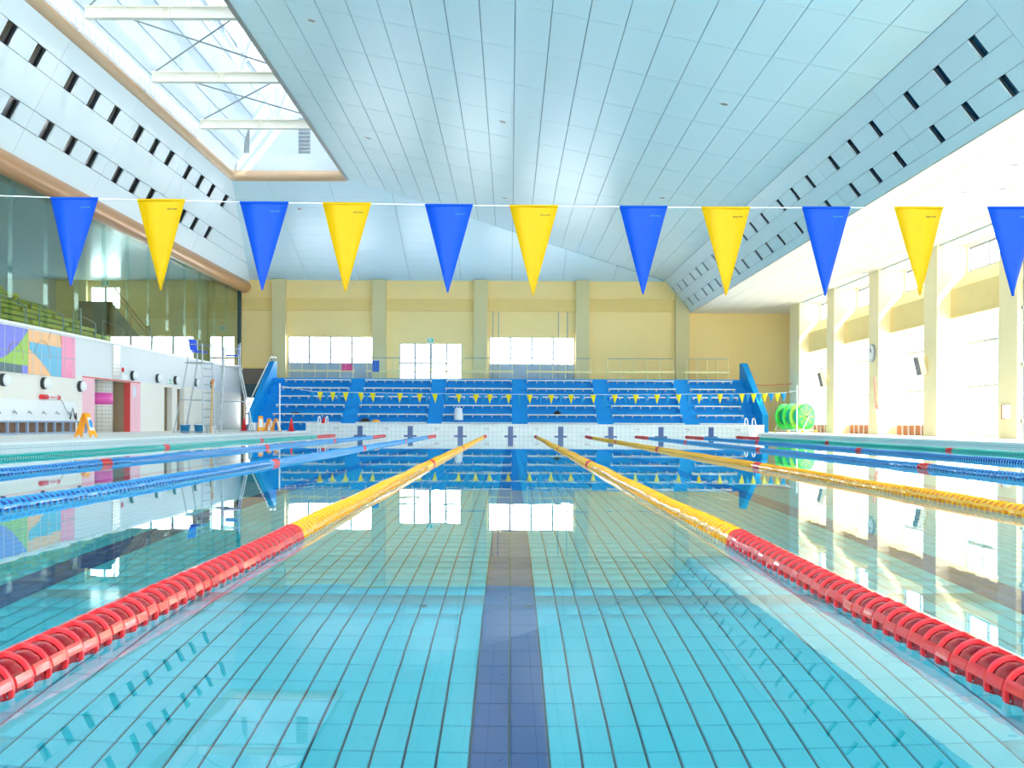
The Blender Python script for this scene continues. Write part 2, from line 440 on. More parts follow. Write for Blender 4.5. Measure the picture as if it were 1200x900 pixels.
for j in range(12):
    ya, yb = 52.8+11.2/12*j, 52.8+11.2/12*(j+1)
    for i in range(9):
        xa = -18.7+3.125*i
        p = [(xa+gp, ya+gp*0.7), (xa+3.125-gp, ya+gp*0.7), (xa+3.125-gp, yb-gp*0.7), (xa+gp, yb-gp*0.7)]
        p = clip(p, -11.2, -1.85, 14.2*11.2-1.85*52.8)       # left edge meets the slanted fascia
        p = [q for q in p]
        if len(p) > 2 and p:
            p = clip([(x, y) for x, y in p], 11.2, -17.79, -(52.8*17.79+8.35*11.2)) if True else p
        if area2(p) < 0.02: continue
        g = MB(); g.slab([(x, y, zf(x, y)) for x, y in p], (0, 0, 0.035)); g.build('panel', 'ceiling_panel', ceiling)
p3 = [(-14.25, YS), (-8.35, YS), (-8.35, sk0), (-14.25, sk0)]

# low ceiling over the window side
ZL = 7.46
g = MB(); g.box(11.0, XR+0.4, YS, YB, ZL+0.035, ZL+0.2); g.box(11.2, 11.6, YS, YB, ZL+.2, ZL+.9)
lowc = struct(g.build('ceiling_low', 'low_gap'), 'low white panelled ceiling above the window side deck', 'ceiling')
lw = (16.15-11.02)/6
for j in range(14):
    ya, yb = 20.3+3.125*j, min(20.3+3.125*(j+1), YB)
    if ya > YB: break
    for i in range(6):
        xa = 11.02+lw*i
        g = MB(); g.box(xa+gp, xa+lw-gp, ya+gp, yb-gp, ZL, ZL+0.03); g.build('panel', 'low_ceiling', lowc)
g = MB(); g.box(11.0, 16.15, YS, 20.29, ZL, ZL+0.03); g.box(16.15, XR, YS, YB, ZL+0.01, ZL+0.03); g.build('plain_panel', 'low_ceiling', lowc)
# grey slot strip in front of the window bays
PIERS = [58.1-6.25*k for k in range(0, 11)]
for k, yn in enumerate(PIERS[1:6]):
    g = MB(); g.box(16.2, 16.5, yn+1.25, yn+6.25, ZL-0.05, ZL+0.02); g.build('slot_strip', 'strip_grey', lowc)

# ------------------------------------------------------------------ slanted fascias with square openings
def fascia(name, lo, up, strips, rowsz, hy, ymin, bays, end, mats, hole_mat, label, off, extra=None):
    """lo/up: (x,z) ends of the slanted face, u=0 at lo; strips in u; rowsz = strips with openings; end(u) = last y"""
    P = lambda u, y: (lo[0]+(up[0]-lo[0])*u, y, lo[1]+(up[1]-lo[1])*u)
    off = Vector(off); g = MB()
    g.slab([Vector(P(-.06, YS))+off*5, Vector(P(1.06, YS))+off*5, Vector(P(1.06, end(1)))+off*5, Vector(P(-.06, end(0)))+off*5], off*2)
    root = struct(g.build(name, 'fascia_gap'), label, 'wall')
    gu = 0.0022; gy_ = 0.008
    def piece(nm, u0, u1, ya, yb, m, o1=None, thick=1.0):
        p = [(u0, ya), (u1, ya), (u1, yb), (u0, yb)]
        a, c = end(0), end(1)-end(0)
        p = clip(p, -c, 1.0, a-0.005)
        if area2(p) < 0.004: return
        q = MB(); q.slab([Vector(P(u, y))+(o1 or Vector()) for u, y in p], off*thick); q.build(nm, m, root)
    q = MB(); q.slab([P(0, YS), P(1, YS), P(1, ymin-0.01), P(0, ymin-0.01)], off); q.build('plain_panel', mats, root)
    for yc in bays:
        ya, yb = yc-3.125, yc+3.125
        for k in range(len(strips)-1):
            u0, u1 = strips[k]+gu, strips[k+1]-gu
            if k not in rowsz:
                piece('panel', u0, u1, ya+gy_, yb-gy_, mats); continue
            holes = [yc-1.87, yc, yc+1.87]
            if extra and yc > 53: holes = [extra] if yc < 58 else []
            y = ya+gy_
            for h in holes:
                piece('panel', u0, u1, y, h-hy/2, mats)
                piece('pane', u0, u1, h-hy/2, h+hy/2, hole_mat, off*2.6, 0.5)
                y = h+hy/2
            piece('panel', u0, u1, y, yb-gy_, mats)
    return root
BAYS = [24.2+6.25*k for k in range(7)]
fl = fascia('wall_fascia_left', (-16.2, 9.1), (-14.2, 13.03), [0, .253, .40, .665, .812, 1], (1, 3), 0.65, 24.2-3.125, BAYS,
            lambda u: 52.8+12.1*(1-u)-0.03*0, 'fascia', 'hole_dark', 'white slanted fascia with dark square openings above the gallery glass', (-0.045, 0, 0.023), 53.4)
fr = fascia('wall_fascia_right', (11.0, 7.48), (9.44, 9.47), [0, .13, .33, .55, .75, 1], (1, 3), 0.38, 24.2-3.125, BAYS,
            lambda u: YB, 'fascia_right', 'hole_blue', 'pale blue slanted fascia with dark square openings above the window side', (0.035, 0, 0.027))
# bronze pipes
g = MB(); g.tube([(-16.35, YS, 8.98), (-16.35, YB-0.1, 8.98)], 0.38, 20)
struct(g.build('trim_3', 'bronze_brown'), 'thick bronze pipe under the slanted fascia above the gallery glass', 'pipe')
g = MB(); g.tube([(-14.32, sk0, 13.2), (-14.32, 52.62, 13.2), (-14.2, 52.85, 13.2), (-13.95, 53.0, 13.2), (-8.4, 53.0, 13.2)], 0.27, 18)
struct(g.build('trim_4', 'bronze'), 'bronze pipe edging the skylight opening', 'pipe')
g = MB(); g.box(-8.44, -8.3, sk0, 53.0, 12.98, 13.4)
struct(g.build('trim_5', 'edge_grey'), 'thin bronze edge of the ceiling beside the skylight', 'edge trim')

# ------------------------------------------------------------------ skylight lantern
sky = empty('skylight', (-11.2, 34, 13.1)); struct(sky, 'white steel skylight lantern with beams and glass roof', 'skylight')
def sp(name, m, fn):
    g = MB(); fn(g)
    g.v = [(x+11.2, y-34, z-13.1) for x, y, z in g.v]
    return g.build(name, m, sky)
sp('side_wall', 'lantern_white', lambda g: g.slab([(-14.3, sk0-.1, 13.0), (-14.3, 53.3, 13.0), (-12.7, 53.3, 18.2), (-12.7, sk0-.1, 18.2)], (-0.1, 0, 0.03)))
for zz in (14.1, 15.2, 16.3, 17.4):
    t = (zz-13.0)/5.2
    sp('wall_joint', 'fascia_gap', lambda g: g.box(-14.3+1.6*t-0.01, -14.3+1.6*t+0.014, sk0, 53.2, zz-0.012, zz+0.012))
def endw(g):
    for a, b_, c, d in wall_cells(-14.4, -8.2, 13.0, 20.6, [(-10.9, -10.3, 14.4, 16.2), (-13.7, -13.4, 14.4, 16.0)]): g.box(a, b_, 53.2, 53.35, c, d)
sp('end_wall', 'lantern_white', endw)
def louv(g):
    for k in range(9): g.box(-10.9, -10.3, 53.22, 53.3, 14.45+0.2*k, 14.55+0.2*k)
sp('louvre', 'rail_grey', louv)
sp('louvre_back', 'lantern_white', lambda g: g.box(-11.0, -10.2, 53.3, 53.34, 14.3, 16.3))
sp('louvre', 'rail_grey', lambda g: g.box(-13.7, -13.4, 53.24, 53.3, 14.4, 16.0))
sp('end_wall', 'lantern_white', lambda g: g.box(-14.4, -8.2, sk0-0.2, sk0, 13.0, 20.6))
sp('upstand', 'lantern_white', lambda g: g.slab([(-8.2, sk0-.1, 13.0), (-8.2, 53.3, 13.0), (-9.0, 53.3, 19.1), (-9.0, sk0-.1, 19.1)], (.12, 0, 0)))
sp('upstand', 'lantern_white', lambda g: g.box(-14.0, -8.3, 53.05, 53.18, 13.35, 13.95))
# glass roof: a pitched light from the left wall head up to a ridge and down to the right upstand
RD = (-9.9, 19.6); LW_ = (-12.7, 18.2); RW_ = (-9.0, 19.1)
for a, b_ in ((LW_, RD), (RD, RW_)):
    for k in range(12):
        ya = sk0+(53.2-sk0)/12*k; yb = sk0+(53.2-sk0)/12*(k+1)
        sp('glass_pane', 'opal_glass', lambda g: g.slab([(a[0], ya+.03, a[1]), (b_[0], ya+.03, b_[1]), (b_[0], yb-.03, b_[1]), (a[0], yb-.03, a[1])], (0, 0, 0.012)))
        sp('glazing_bar', 'white_paint', lambda g: g.slab([(a[0], ya-.04, a[1]-.08), (b_[0], ya-.04, b_[1]-.08), (b_[0], ya+.04, b_[1]-.08), (a[0], ya+.04, a[1]-.08)], (0, 0, 0.12)))
for q in (LW_, RD, RW_, ((LW_[0]+RD[0])/2, (LW_[1]+RD[1])/2), ((RW_[0]+RD[0])/2, (RW_[1]+RD[1])/2)):
    sp('purlin', 'white_paint', lambda g: g.box(q[0]-.07, q[0]+.07, sk0, 53.2, q[1]-.16, q[1]-.02))
BEAMS = [8.5, 14.75, 21.0, 27.25, 33.5, 39.75, 46.0]
for yb in BEAMS:
    def ib(g):
        g.box(-13.75, -8.3, yb-.12, yb+.12, 13.62, 13.65); g.box(-13.75, -8.3, yb-.12, yb+.12, 13.98, 14.01); g.box(-13.75, -8.3, yb-.015, yb+.015, 13.65, 13.98)
        for xx in (-11.2, -11.0): g.box(xx-.01, xx+.01, yb-.11, yb+.11, 13.65, 13.98)
    sp('beam', 'beam_cream', ib)
    sp('post', 'white_paint', lambda g: g.box(-10.48, -10.32, yb-.08, yb+.08, 14.0, 19.5))
    sp('strut', 'white_paint', lambda g: g.tube([(-10.4, yb, 14.1), (-12.75, yb, 18.0)], .06, 6))
    sp('strut', 'white_paint', lambda g: g.tube([(-10.4, yb, 14.1), (-8.9, yb, 18.6)], .06, 6))
    sp('bracket', 'white_paint', lambda g: g.tube([(-13.95, yb, 13.9), (-13.95, yb, 13.2)], .05, 6))
for a, b_ in zip(BEAMS, BEAMS[1:]):
    sp('brace_rod', 'rail_grey', lambda g: g.tube([(-13.6, b_, 14.05), (-8.4, a, 14.05)], .03, 6))
    sp('brace_rod', 'rail_grey', lambda g: g.tube([(-13.6, a, 14.05), (-8.4, b_, 14.05)], .03, 6))
    sp('ridge_brace', 'white_paint', lambda g: g.tube([(-10.4, a, 14.2), (-10.4, b_, 18.0)], .04, 6))
    for s_ in range(12):                                             # white slats put in for the sunlit pattern at the wall foot
        yy = a+0.26+6.25/12*s_
        sp('slat', 'white_paint', lambda g: g.box(-13.92, -13.88, yy, yy+0.36, 13.25, 13.75))

# ------------------------------------------------------------------ back wall with its windows
Z0P = 3.22
ops = {'w1': (-13.72, -8.48, 3.2, 5.95), 'w2': (-6.86, -3.0, 3.22, 5.55), 'w3': (-1.34, 3.92, 3.2, 5.95),
       'g1': (-24.6, -19.6, 3.2, 5.95), 'g2': (-18.55, -16.95, 3.2, 5.95), 'g3': (-25.9, -24.0, 7.6, 8.95), 'b1': (-16.35, -15.75, 0.5, 2.2)}
g = MB()
for a, b_, c, d in wall_cells(-28.2, XR+0.3, -0.3, 15.0, list(ops.values())): g.box(a, b_, YB, YB+0.3, c, d)
wb_ = struct(g.build('wall_back', 'yellow_wall'), 'pale yellow end wall behind the blue stand', 'wall')
for X in (-14.2, -8.07, -1.86, 4.38, 10.5):
    g = MB(); g.box(X-.41, X+.41, YB-.35, YB, 0.2, 9.42); g.build('pilaster', 'pilaster', wb_)
for X in (-20.4, -26.4):
    g = MB(); g.box(X-.41, X+.41, YB-.35, YB, 3.6, 9.3); g.build('pilaster', 'pilaster', wb_)
edges = [-16.9, -14.61, -13.79, -8.48, -7.66, -2.27, -1.45, 3.97, 4.79, 10.09]
for a, b_ in zip(edges[0::2], edges[1::2]):
    g = MB(); g.box(a, b_, YB-.12, YB, 7.55, 8.28); g.build('beam_band', 'yellow_band', wb_)
g = MB(); g.box(-28, -20.81, YB-.12, YB, 7.0, 7.5); g.box(-19.99, -16.9, YB-.12, YB, 7.0, 8.0); g.build('beam_band', 'yellow_band', wb_)
g = MB()
for a, b_, c, d in wall_cells(-16.9, -14.02, 0.22, 3.95, [(-16.35, -15.75, 0.5, 2.2)]): g.box(a, b_, YB-.2, YB, c, d)
g.build('lower_wall', 'dark_wall', wb_)
g = MB(); g.box(-16.9, -14.0, YB-.24, YB, 3.95, 4.02); g.build('ledge', 'yellow_band', wb_)
g = MB(); g.box(-16.9, -14.0, YB-.215, YB-.18, 2.2, 3.0); g.build('door_head', 'gallery_block', wb_)
g = MB(); g.box(-16.9, -14.0, YB-.22, YB-.17, 3.0, 3.06); g.build('wall_strip', 'dark_wall', wb_)  # thin strip in the lower wall's own colour
for X in (-1.1, -0.75, 2.9, 3.45):
    g = MB(); g.tube([(X, YB-.42, 3.3), (X, YB-.42, 7.5)], .03, 6); g.build('conduit', 'rail_grey', wb_)
WN = [0]
def window_y(name_ops, nx, zs, sill=None, midthick=None):
    """window in the back wall: frame members and panes"""
    x0, x1, z0, z1 = ops[name_ops]; WN[0] += 1
    r_ = empty('window_%d' % WN[0], ((x0+x1)/2, YB, z0)); struct(r_)
    cx = (x0+x1)/2
    zz = [z0] + zs + [z1]
    if sill:
        g = MB(); g.box(x0-cx, x1-cx, .05, .2, 0, sill-z0); g.build('spandrel', 'concrete', r_); zz[0] = sill
    xs = [x0+(x1-x0)*i/nx for i in range(nx+1)]
    for i, x in enumerate(xs):
        wd = .07 if i in (0, nx) else (.06 if zs else .055)
        if midthick and i == nx//2: wd = midthick
        g = MB(); g.box(x-cx-wd, x-cx+wd, .06, .14, zz[0]-z0, z1-z0); g.build('mullion', 'rail_grey', r_)
    for z in zz:
        g = MB(); g.box(x0-cx, x1-cx, .07, .13, z-z0-.05, z-z0+.05); g.build('transom', 'rail_grey', r_)
    for i in range(nx):
        for a, b_ in zip(zz, zz[1:]):
            g = MB(); g.box(xs[i]-cx+.02, xs[i+1]-cx-.02, .095, .105, a-z0+.02, b_-z0-.02); g.build('pane', 'window_glass', r_)
    portal((cx, YB+.25, (zz[0]+z1)/2), x1-x0, z1-zz[0], (0, -1, 0))
    return r_
window_y('w1', 4, [], 4.3); window_y('w2', 4, [4.33], None, .09); window_y('w3', 4, [], 4.26)
window_y('g1', 4, []); window_y('g2', 2, [4.6]); window_y('g3', 2, []); window_y('b1', 1, [1.2])

# ------------------------------------------------------------------ window wall on the right, bay by bay
zo = [(yn-5.0+.2, yn-.05, DK+.05, 4.75) for yn in PIERS[:10]] + [(yn-5.0+.1, yn-.1, 6.42, 7.36) for yn in PIERS[:10]]
g = MB()
for a, b_, c, d in wall_cells(YS-.2, YB+.3, -0.3, 15.0, zo): g.box(XR, XR+.3, a, b_, c, d)
wr = struct(g.build('wall_right', 'white_wall'), 'sunlit white window wall with cream piers beside the pool', 'wall')
for k, yn in enumerate(PIERS):
    g = MB(); g.box(16.1, XR, yn, yn+(2.0 if k == 0 else 1.25), DK, ZL); g.build('pier', 'cream_pier', wr)
    if k == 10: continue
    a, b_ = yn-5.0, yn
    g = MB(); hood = [(XR, a, 4.72), (16.62, a, 4.72), (16.62, a, 5.78), (XR-.02, a, 6.42), (XR, a, 6.42)]
    g.slab(hood, (0, 5.0, 0)); hd = g.build('hood', 'cream_hood', wr)
    if 1 <= k+1 and yn > 25:
        g = MB(); g.box(16.56, XR, a+.1, b_-.05, 4.66, 4.72); g.build('hood_lip', 'cream_hood', hd)
    for lo_, hi_, nx, zs, kind in ((DK+.05, 4.75, 4, [2.1, 3.75], 0), (6.42, 7.36, 3, [], 1)):
        WN[0] += 1
        ya, yb = (a+.2, b_-.05) if not kind else (a+.1, b_-.1)
        r_ = empty('window_%d' % WN[0], (XR, ya, lo_)); struct(r_)
        for i in range(nx+1):
            y = (yb-ya)*i/nx
            q = MB(); q.box(.04, .12, y-.045, y+.045, 0, hi_-lo_); q.build('mullion', 'window_frame' if not kind else 'rail_grey', r_)
        for z in [lo_+.03]+zs+[hi_-.03]:
            q = MB(); q.box(.05, .11, 0, yb-ya, z-lo_-.05, z-lo_+.05); q.build('transom', 'rail_grey', r_)
        zz = [lo_]+zs+[hi_]
        for i in range(nx):
            for c, d in zip(zz, zz[1:]):
                q = MB(); q.box(.075, .085, (yb-ya)*i/nx+.02, (yb-ya)*(i+1)/nx-.02, c-lo_+.02, d-lo_-.02); q.build('pane', 'side_glass', r_)
        portal((XR+.25, (ya+yb)/2, (lo_+hi_)/2), (hi_-lo_) if False else (yb-ya), hi_-lo_, (-1, 0, 0))
portal((-10.85, 27.6, 19.75), 3.9, 51.0, (0, 0, -1))
# heater boxes under the windows
for yn, a, b_ in ((51.85, 46.95, 51.8), (45.6, 40.7, 45.5), (58.1, 53.2, 58.0)):
    h_ = empty('heater_box', (17.0, (a+b_)/2, DK)); L = b_-a
    tag(h_, 'low white heater box with brown grille under %s' % {51.85: 'the window beside the clock pier', 45.6: 'the window by the red pole', 58.1: 'the window behind the green reel'}[yn], 'heater', 'heater boxes below the windows')
    g = MB(); g.box(-.2, .24, -L/2, L/2, .42, .5); g.build('top', 'white_paint', h_)
    g = MB(); g.box(-.1, .24, -L/2, L/2, 0, .42); g.build('body', 'vent_brown', h_)
    for k in range(8):
        g = MB(); g.box(-.15, -.1, -L/2+L/7*k-.03, -L/2+L/7*k+.03, 0, .42); g.build('divider', 'white_paint', h_)
    for k in range(4):
        g = MB(); g.box(-.13, -.1, -L/2, L/2, .06+.1*k, .09+.1*k); g.build('slat', 'vent_brown', h_)

# ------------------------------------------------------------------ wall behind the viewer, gallery shell
ADDED_WIN = [(-14+6.2*k, -9+6.2*k, 1.0, 7.2) for k in range(5)]  # added windows, out of view, to bring daylight to the near end
g = MB()
for a, b_, c, d in wall_cells(-28.2, XR+.3, -.3, 15, ADDED_WIN): g.box(a, b_, YS-.3, YS, c, d)
for a, b_, c, d in ADDED_WIN:
    portal(((a+b_)/2, YS-.25, (c+d)/2), b_-a, d-c, (0, 1, 0)); WN[0] += 1
    r_ = empty('window_%d' % WN[0], ((a+b_)/2, YS, c)); struct(r_)
    for i in range(5):
        x = -2.5+1.25*i; q = MB(); q.box(x-.03, x+.03, -.14, -.06, 0, d-c); q.build('mullion', 'window_frame', r_)
        if i < 4: q = MB(); q.box(x+.02, x+1.23, -.105, -.095, .02, d-c-.02); q.build('pane', 'window_glass', r_)
    for z in (.03, 3.1, 6.17): q = MB(); q.box(-2.5, 2.5, -.13, -.07, z-.03, z+.03); q.build('transom', 'window_frame', r_)
struct(g.build('wall_near', 'white_wall'), 'white wall with added daylight windows behind the near end of the pool', 'wall')

# left wall below the gallery
wo = [(41.25, 45.15, DK-.3, 2.35), (49.6, 50.75, DK-.3, 2.33), (51.5, 52.65, DK-.3, 2.3)]
g = MB()
for a, b_, c, d in wall_cells(YS-.2, YB+.3, -0.3, 2.42, wo): g.box(XL-.25, XL, a, b_, c, d)
wl = struct(g.build('wall_left', 'cream_wall'), 'cream lower wall below the glazed gallery with doorways', 'wall')
g = MB(); g.box(XL-.25, XL+.01, YS, YB, 2.42, 3.86); g.build('upper_band', 'grey_wall', wl)
g = MB(); g.box(XL-.3, XL+.07, YS, YB-.2, 3.86, 3.95); struct(g.build('trim_6', 'white_paint'), 'white coping on the wall below the gallery glass', 'coping')
for a, b_ in ((40.1, 41.25), (45.15, 46.35)):
    g = MB(); g.box(XL, XL+.02, a, b_, DK, 2.36); g.build('pink_panel', 'pink', wl)
g = MB(); g.box(XL, XL+.025, 40.1, 46.35, 2.36, 2.41); g.build('pink_edge', 'door_red', wl)
g = MB()
for a, b_, m in ((41.25, 45.15, 0), (49.6, 50.75, 0), (51.5, 52.65, 0)):
    g.box(XL-2.6, XL-2.5, a-.1, b_+.1, 0, 2.6); g.box(XL-2.5, XL-.25, a-.1, a, 0, 2.6); g.box(XL-2.5, XL-.25, b_, b_+.1, 0, 2.6); g.box(XL-2.5, XL-.25, a, b_, 2.4, 2.5); g.box(XL-2.5, XL-.25, a, b_, .1, DK-.01)
g.build('recess', 'beige_recess', wl)
g = MB(); g.box(XL-.26, XL+.001, 45.12, 45.15, DK, 2.35); g.build('red_jamb', 'door_red', wl)
g = MB(); g.box(XL-1.2, XL-1.1, 43.9, 44.75, DK, .6); g.build('low_panel', 'door_red', wl)
for z in (.95, 1.25):
    g = MB(); g.tube([(XL-1.0, 43.9, z), (XL-1.0, 44.74, z)], .03, 6); g.build('grab_rail', 'black', wl)
g = MB(); g.lathe([(.9, DK), (.9, 2.34)], 28, loc=(XL-.92, 43.1, 0)); col = struct(g.build('round_column', 'column_tile'), 'round white tiled column with a magenta band in the pink doorway', 'column')
g = MB(); g.lathe([(.908, 1.36), (.908, 1.84)], 28, loc=(XL-.92, 43.1, 0)); g.build('column_band', 'magenta', col)

g = MB(); g.box(XL, XL+.05, 43.1, 43.85, 2.42, 3.85); g.build('tile_strip', 'column_tile', wl)
# mural panels on the upper band: flat painted boards
mur = empty('mural', (XL+.02, 34.0, 2.28)); tag(mur, 'abstract mural of purple, green, orange, blue and pink boards on the wall below the gallery', 'mural')
def mshape(nm, m, pts, d=.012):
    g = MB(); g.slab([(0.0, y-34.0, z-2.28) for y, z in pts], (d, 0, 0)); return g.build(nm, m, mur)
MT, MBm, MM = 3.80, 2.28, 3.0
def arc(p, q, c, n=10): # quadratic bend
    return [((1-t)**2*p[0]+2*t*(1-t)*c[0]+t*t*q[0], (1-t)**2*p[1]+2*t*(1-t)*c[1]+t*t*q[1]) for t in [i/n for i in range(n+1)]]
mshape('purple_field', 'mural_purple', [(29.5, MBm), (35.5, MBm), (35.5, MT), (29.5, MT)], .010)
mshape('green_swoop', 'mural_green', arc((33.2, 2.62), (35.5, 3.76), (34.35, 2.75)) + [(35.5, 2.55), (33.0, 2.55)], .016)
mshape('dark_foot', 'mural_dark', [(29.5, MBm), (35.05, MBm), (35.05, 2.55), (29.5, 2.62)], .020)
mshape('orange_field', 'mural_orange', [(35.53, MBm), (38.15, MBm), (38.15, MT), (35.53, MT)], .010)
mshape('blue_wave', 'mural_teal', [(35.6, 3.38)] + arc((35.62, 3.12), (37.35, MBm), (36.35, 2.9)) + [(38.15, MBm), (38.15, 3.36)], .016)
mshape('pink_board', 'mural_pink', [(38.18, MBm), (39.36, MBm), (39.36, MT), (38.18, MT)], .012)
for Y in [29.9+.66*i for i in range(15)]:
    if Y < 39.3: mshape('joint', 'grey_wall', [(Y-.008, MBm), (Y+.008, MBm), (Y+.008, MT), (Y-.008, MT)], .0215)
mshape('joint', 'fascia_gap', [(29.5, MM-.01), (39.36, MM-.01), (39.36, MM+.01), (29.5, MM+.01)], .0215)
for cy_, cz_, rr in ((34.6, 2.75, .55), (36.6, 2.9, .6), (37.6, 3.5, .5)):
    g = MB(); g.tube([(.02, cy_-34+rr*math.cos(t*.21), cz_-2.28+min(rr, .72)*math.sin(t*.21)) for t in range(0, 15)], .008, 5); g.build('thin_swirl', 'mural_line', mur)

# gallery: floor steps, ceiling, walls, glass
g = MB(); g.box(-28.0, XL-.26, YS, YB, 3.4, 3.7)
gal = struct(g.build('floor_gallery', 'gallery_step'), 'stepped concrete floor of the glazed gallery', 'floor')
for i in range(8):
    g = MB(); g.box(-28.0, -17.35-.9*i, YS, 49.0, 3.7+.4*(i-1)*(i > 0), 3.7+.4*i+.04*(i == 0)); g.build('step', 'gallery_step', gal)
g = MB(); g.box(-28.2, -16.3, YS, YB, 9.32, 9.45); struct(g.build('ceiling_gallery', 'gallery_ceiling'), 'pale ceiling of the glazed gallery', 'ceiling')
g = MB()
for a, b_, c, d in wall_cells(YS, YB, -.3, 15, [(2+6.25*k, 7+6.25*k, 6.9, 9.0) for k in range(5)]): g.box(-28.3, -28.0, a, b_, c, d)  # added openings, out of view, that brighten the gallery
for k in range(5): portal((-28.25, 4.5+6.25*k, 7.95), 5.0, 2.1, (1, 0, 0))
struct(g.build('wall_gallery', 'concrete'), 'grey back wall of the glazed gallery', 'wall')
gw = empty('window_gallery', (XL-.1, 34, 3.95)); struct(gw, 'tall greenish glass screen of the gallery above the white wall', 'glass screen')
pw = 2.64; yy = YB-.3-pw*20
while yy < YB-.5:
    g = MB(); g.box(-.008, .008, yy-34+.008, yy-34+pw-.008, .02, 4.75); g.build('pane', 'gallery_glass', gw)
    g = MB(); g.box(-.16, -.02, yy-34-.008, yy-34+.008, .02, 4.75); g.build('glass_fin', 'gallery_glass', gw)
    yy += pw
for Y in (40.4, 48.2):
    g = MB(); g.tube([(-.1, Y-34, 0), (-.1, Y-34, 1.1)], .045, 8); g.build('post', 'rail_grey', gw)
g = MB(); g.box(-.1, .1, YB-34-.45, YB-34-.25, 0, 4.8); g.build('end_post', 'gallery_block', gw)
# gallery benches
bsh = MB(); L = 2.7
bsh.box(-.04, .34, -L/2, L/2, .31, .45); seat_me = bsh.mesh('seat', ['seat_green'])
lg = MB(); lg.box(.0, .06, -.03, .03, .04, .35); lg.box(.22, .28, -.03, .03, .04, .35); lg.box(.06, .22, -.03, .03, .2, .24); leg_me = lg.mesh('trestle_leg', ['rail_grey'])
for i in range(8):
    zt = 3.74 if i == 0 else 3.7+.4*(i+1)-.4+.4*0
    zt = 3.7+.4*i+(0.04 if i == 0 else 0)
    for k in range(8):
        yc = 47.4-3.05*k-(.0 if i % 2 else .35)
        if yc > 47.6: continue
        o = empty('gallery_bench', (-17.35-.9*i-.45+.0, yc, zt)); tag(o, 'yellow green bench behind the gallery glass, %s row up from the glass' % ['first', 'second', 'third', 'fourth', 'fifth', 'sixth', 'seventh', 'eighth'][i], 'bench', 'gallery benches in row %d' % (i+1))
        link('seat', seat_me, o)
        for y in (-1.1, 0, 1.1): link('trestle_leg', leg_me, o, (0, y, -.04))
for k, Y in enumerate((30.27, 33.32, 36.37, 39.42, 42.47, 45.52)):
    g = MB(); g.tube([(0, 0, 0), (0, 0, .95), (-.15, .0, 1.05), (-.9, 0, 1.4), (-.9, 0, .45)], .028, 6)
    o = g.build('aisle_rail', 'steel', None, (-16.95, Y, 3.7)); tag(o, 'bent steel aisle handrail behind the gallery glass', 'handrail', 'aisle handrails in the gallery')
for i in (3, 7):
    for k, Y in enumerate((33, 38.6, 44.2)):
        g = MB()
        for y in (0, 1.2, 2.4): g.tube([(0, y, 0), (0, y, .95)], .022, 6)
        g.tube([(0, 0, .95), (0, 2.4, .95)], .022, 6)
        o = g.build('row_rail', 'rail_grey', None, (-17.35-.9*i-.88, Y, 3.7+.4*i)); tag(o, 'thin grey guard rail between the bench rows of the gallery', 'railing', 'guard rails in the gallery')
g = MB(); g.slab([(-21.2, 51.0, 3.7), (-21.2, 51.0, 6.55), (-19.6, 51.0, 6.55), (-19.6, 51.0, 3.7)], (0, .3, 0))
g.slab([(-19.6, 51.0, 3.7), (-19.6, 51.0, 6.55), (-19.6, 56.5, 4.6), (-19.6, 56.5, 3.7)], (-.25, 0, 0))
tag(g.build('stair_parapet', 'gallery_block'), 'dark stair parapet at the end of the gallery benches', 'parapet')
g = MB(); g.tube([(-19.4, 51.0, 7.2), (-19.4, 57.5, 4.9)], .04, 6); g.tube([(-19.4, 51.0, 6.9), (-19.4, 57.5, 4.6)], .03, 6)
for t in (0, .33, .66, 1): g.tube([(-19.4, 51+6.5*t, 3.7), (-19.4, 51+6.5*t, 7.2-2.3*t)], .025, 6)
tag(g.build('stair_rail', 'vent_brown'), 'brown sloping handrail beside the dark gallery stair parapet', 'handrail')

# ------------------------------------------------------------------ blue stand at the far end
ST = empty('blue_stand', (0, 55.6, DK)); tag(ST, 'blue stepped spectator stand behind the far pool end', 'stand')
def stp(nm, m, fn):
    g = MB(); fn(g); g.v = [(x, y-55.6, z-DK) for x, y, z in g.v]; return g.build(nm, m, ST)
TZ = [.28, .74, 1.24, 1.74, 2.23, 2.72]
for i in range(6):
    stp('step', 'stand_blue', lambda g: g.box(-13.7, 13.4, 55.6+.74*i, 55.6+.74*(i+1), DK, TZ[i]))
stp('top_platform', 'stand_blue', lambda g: g.box(-13.7, 13.4, 60.04, YB-.36, DK, 3.22))
AIS = [-8.76, -4.12, .50, 5.12, 9.77]
for xa in AIS:
    for i in range(1, 6):
        stp('aisle_step', 'stand_blue', lambda g: g.box(xa-.42, xa+.42, 55.6+.74*i-.3, 55.6+.74*i, TZ[i-1], (TZ[i-1]+TZ[i])/2))
    stp('aisle_step', 'stand_blue', lambda g: g.box(xa-.42, xa+.42, 59.74, 60.04, TZ[5], 2.97))
side = [(55.4, DK), (55.4, 1.15), (60.4, 4.2), (61.0, 4.2), (61.0, DK)]
for x0, x1 in ((-14.0, -13.7), (13.4, 13.72)):
    stp('side_wall', 'stand_blue', lambda g: g.slab([(x0, y, z) for y, z in side], (x1-x0, 0, 0)))
stp('side_handrail', 'steel', lambda g: g.tube([(-13.95, 55.4, 1.6), (-13.95, 60.4, 4.45), (-13.95, 61.0, 4.45), (-13.95, 61.0, 4.2)], .04, 8))
stp('side_handrail', 'steel', lambda g: g.tube([(-13.75, 60.2, 4.2), (-13.75, 60.3, 4.45), (-13.75, 61.0, 4.45), (-13.75, 61.0, 4.2)], .03, 8))
BX = [(-12.94, -9.18), (-8.33, -4.53), (-3.70, .07), (.93, 4.68), (5.55, 9.35), (10.18, 12.7)]
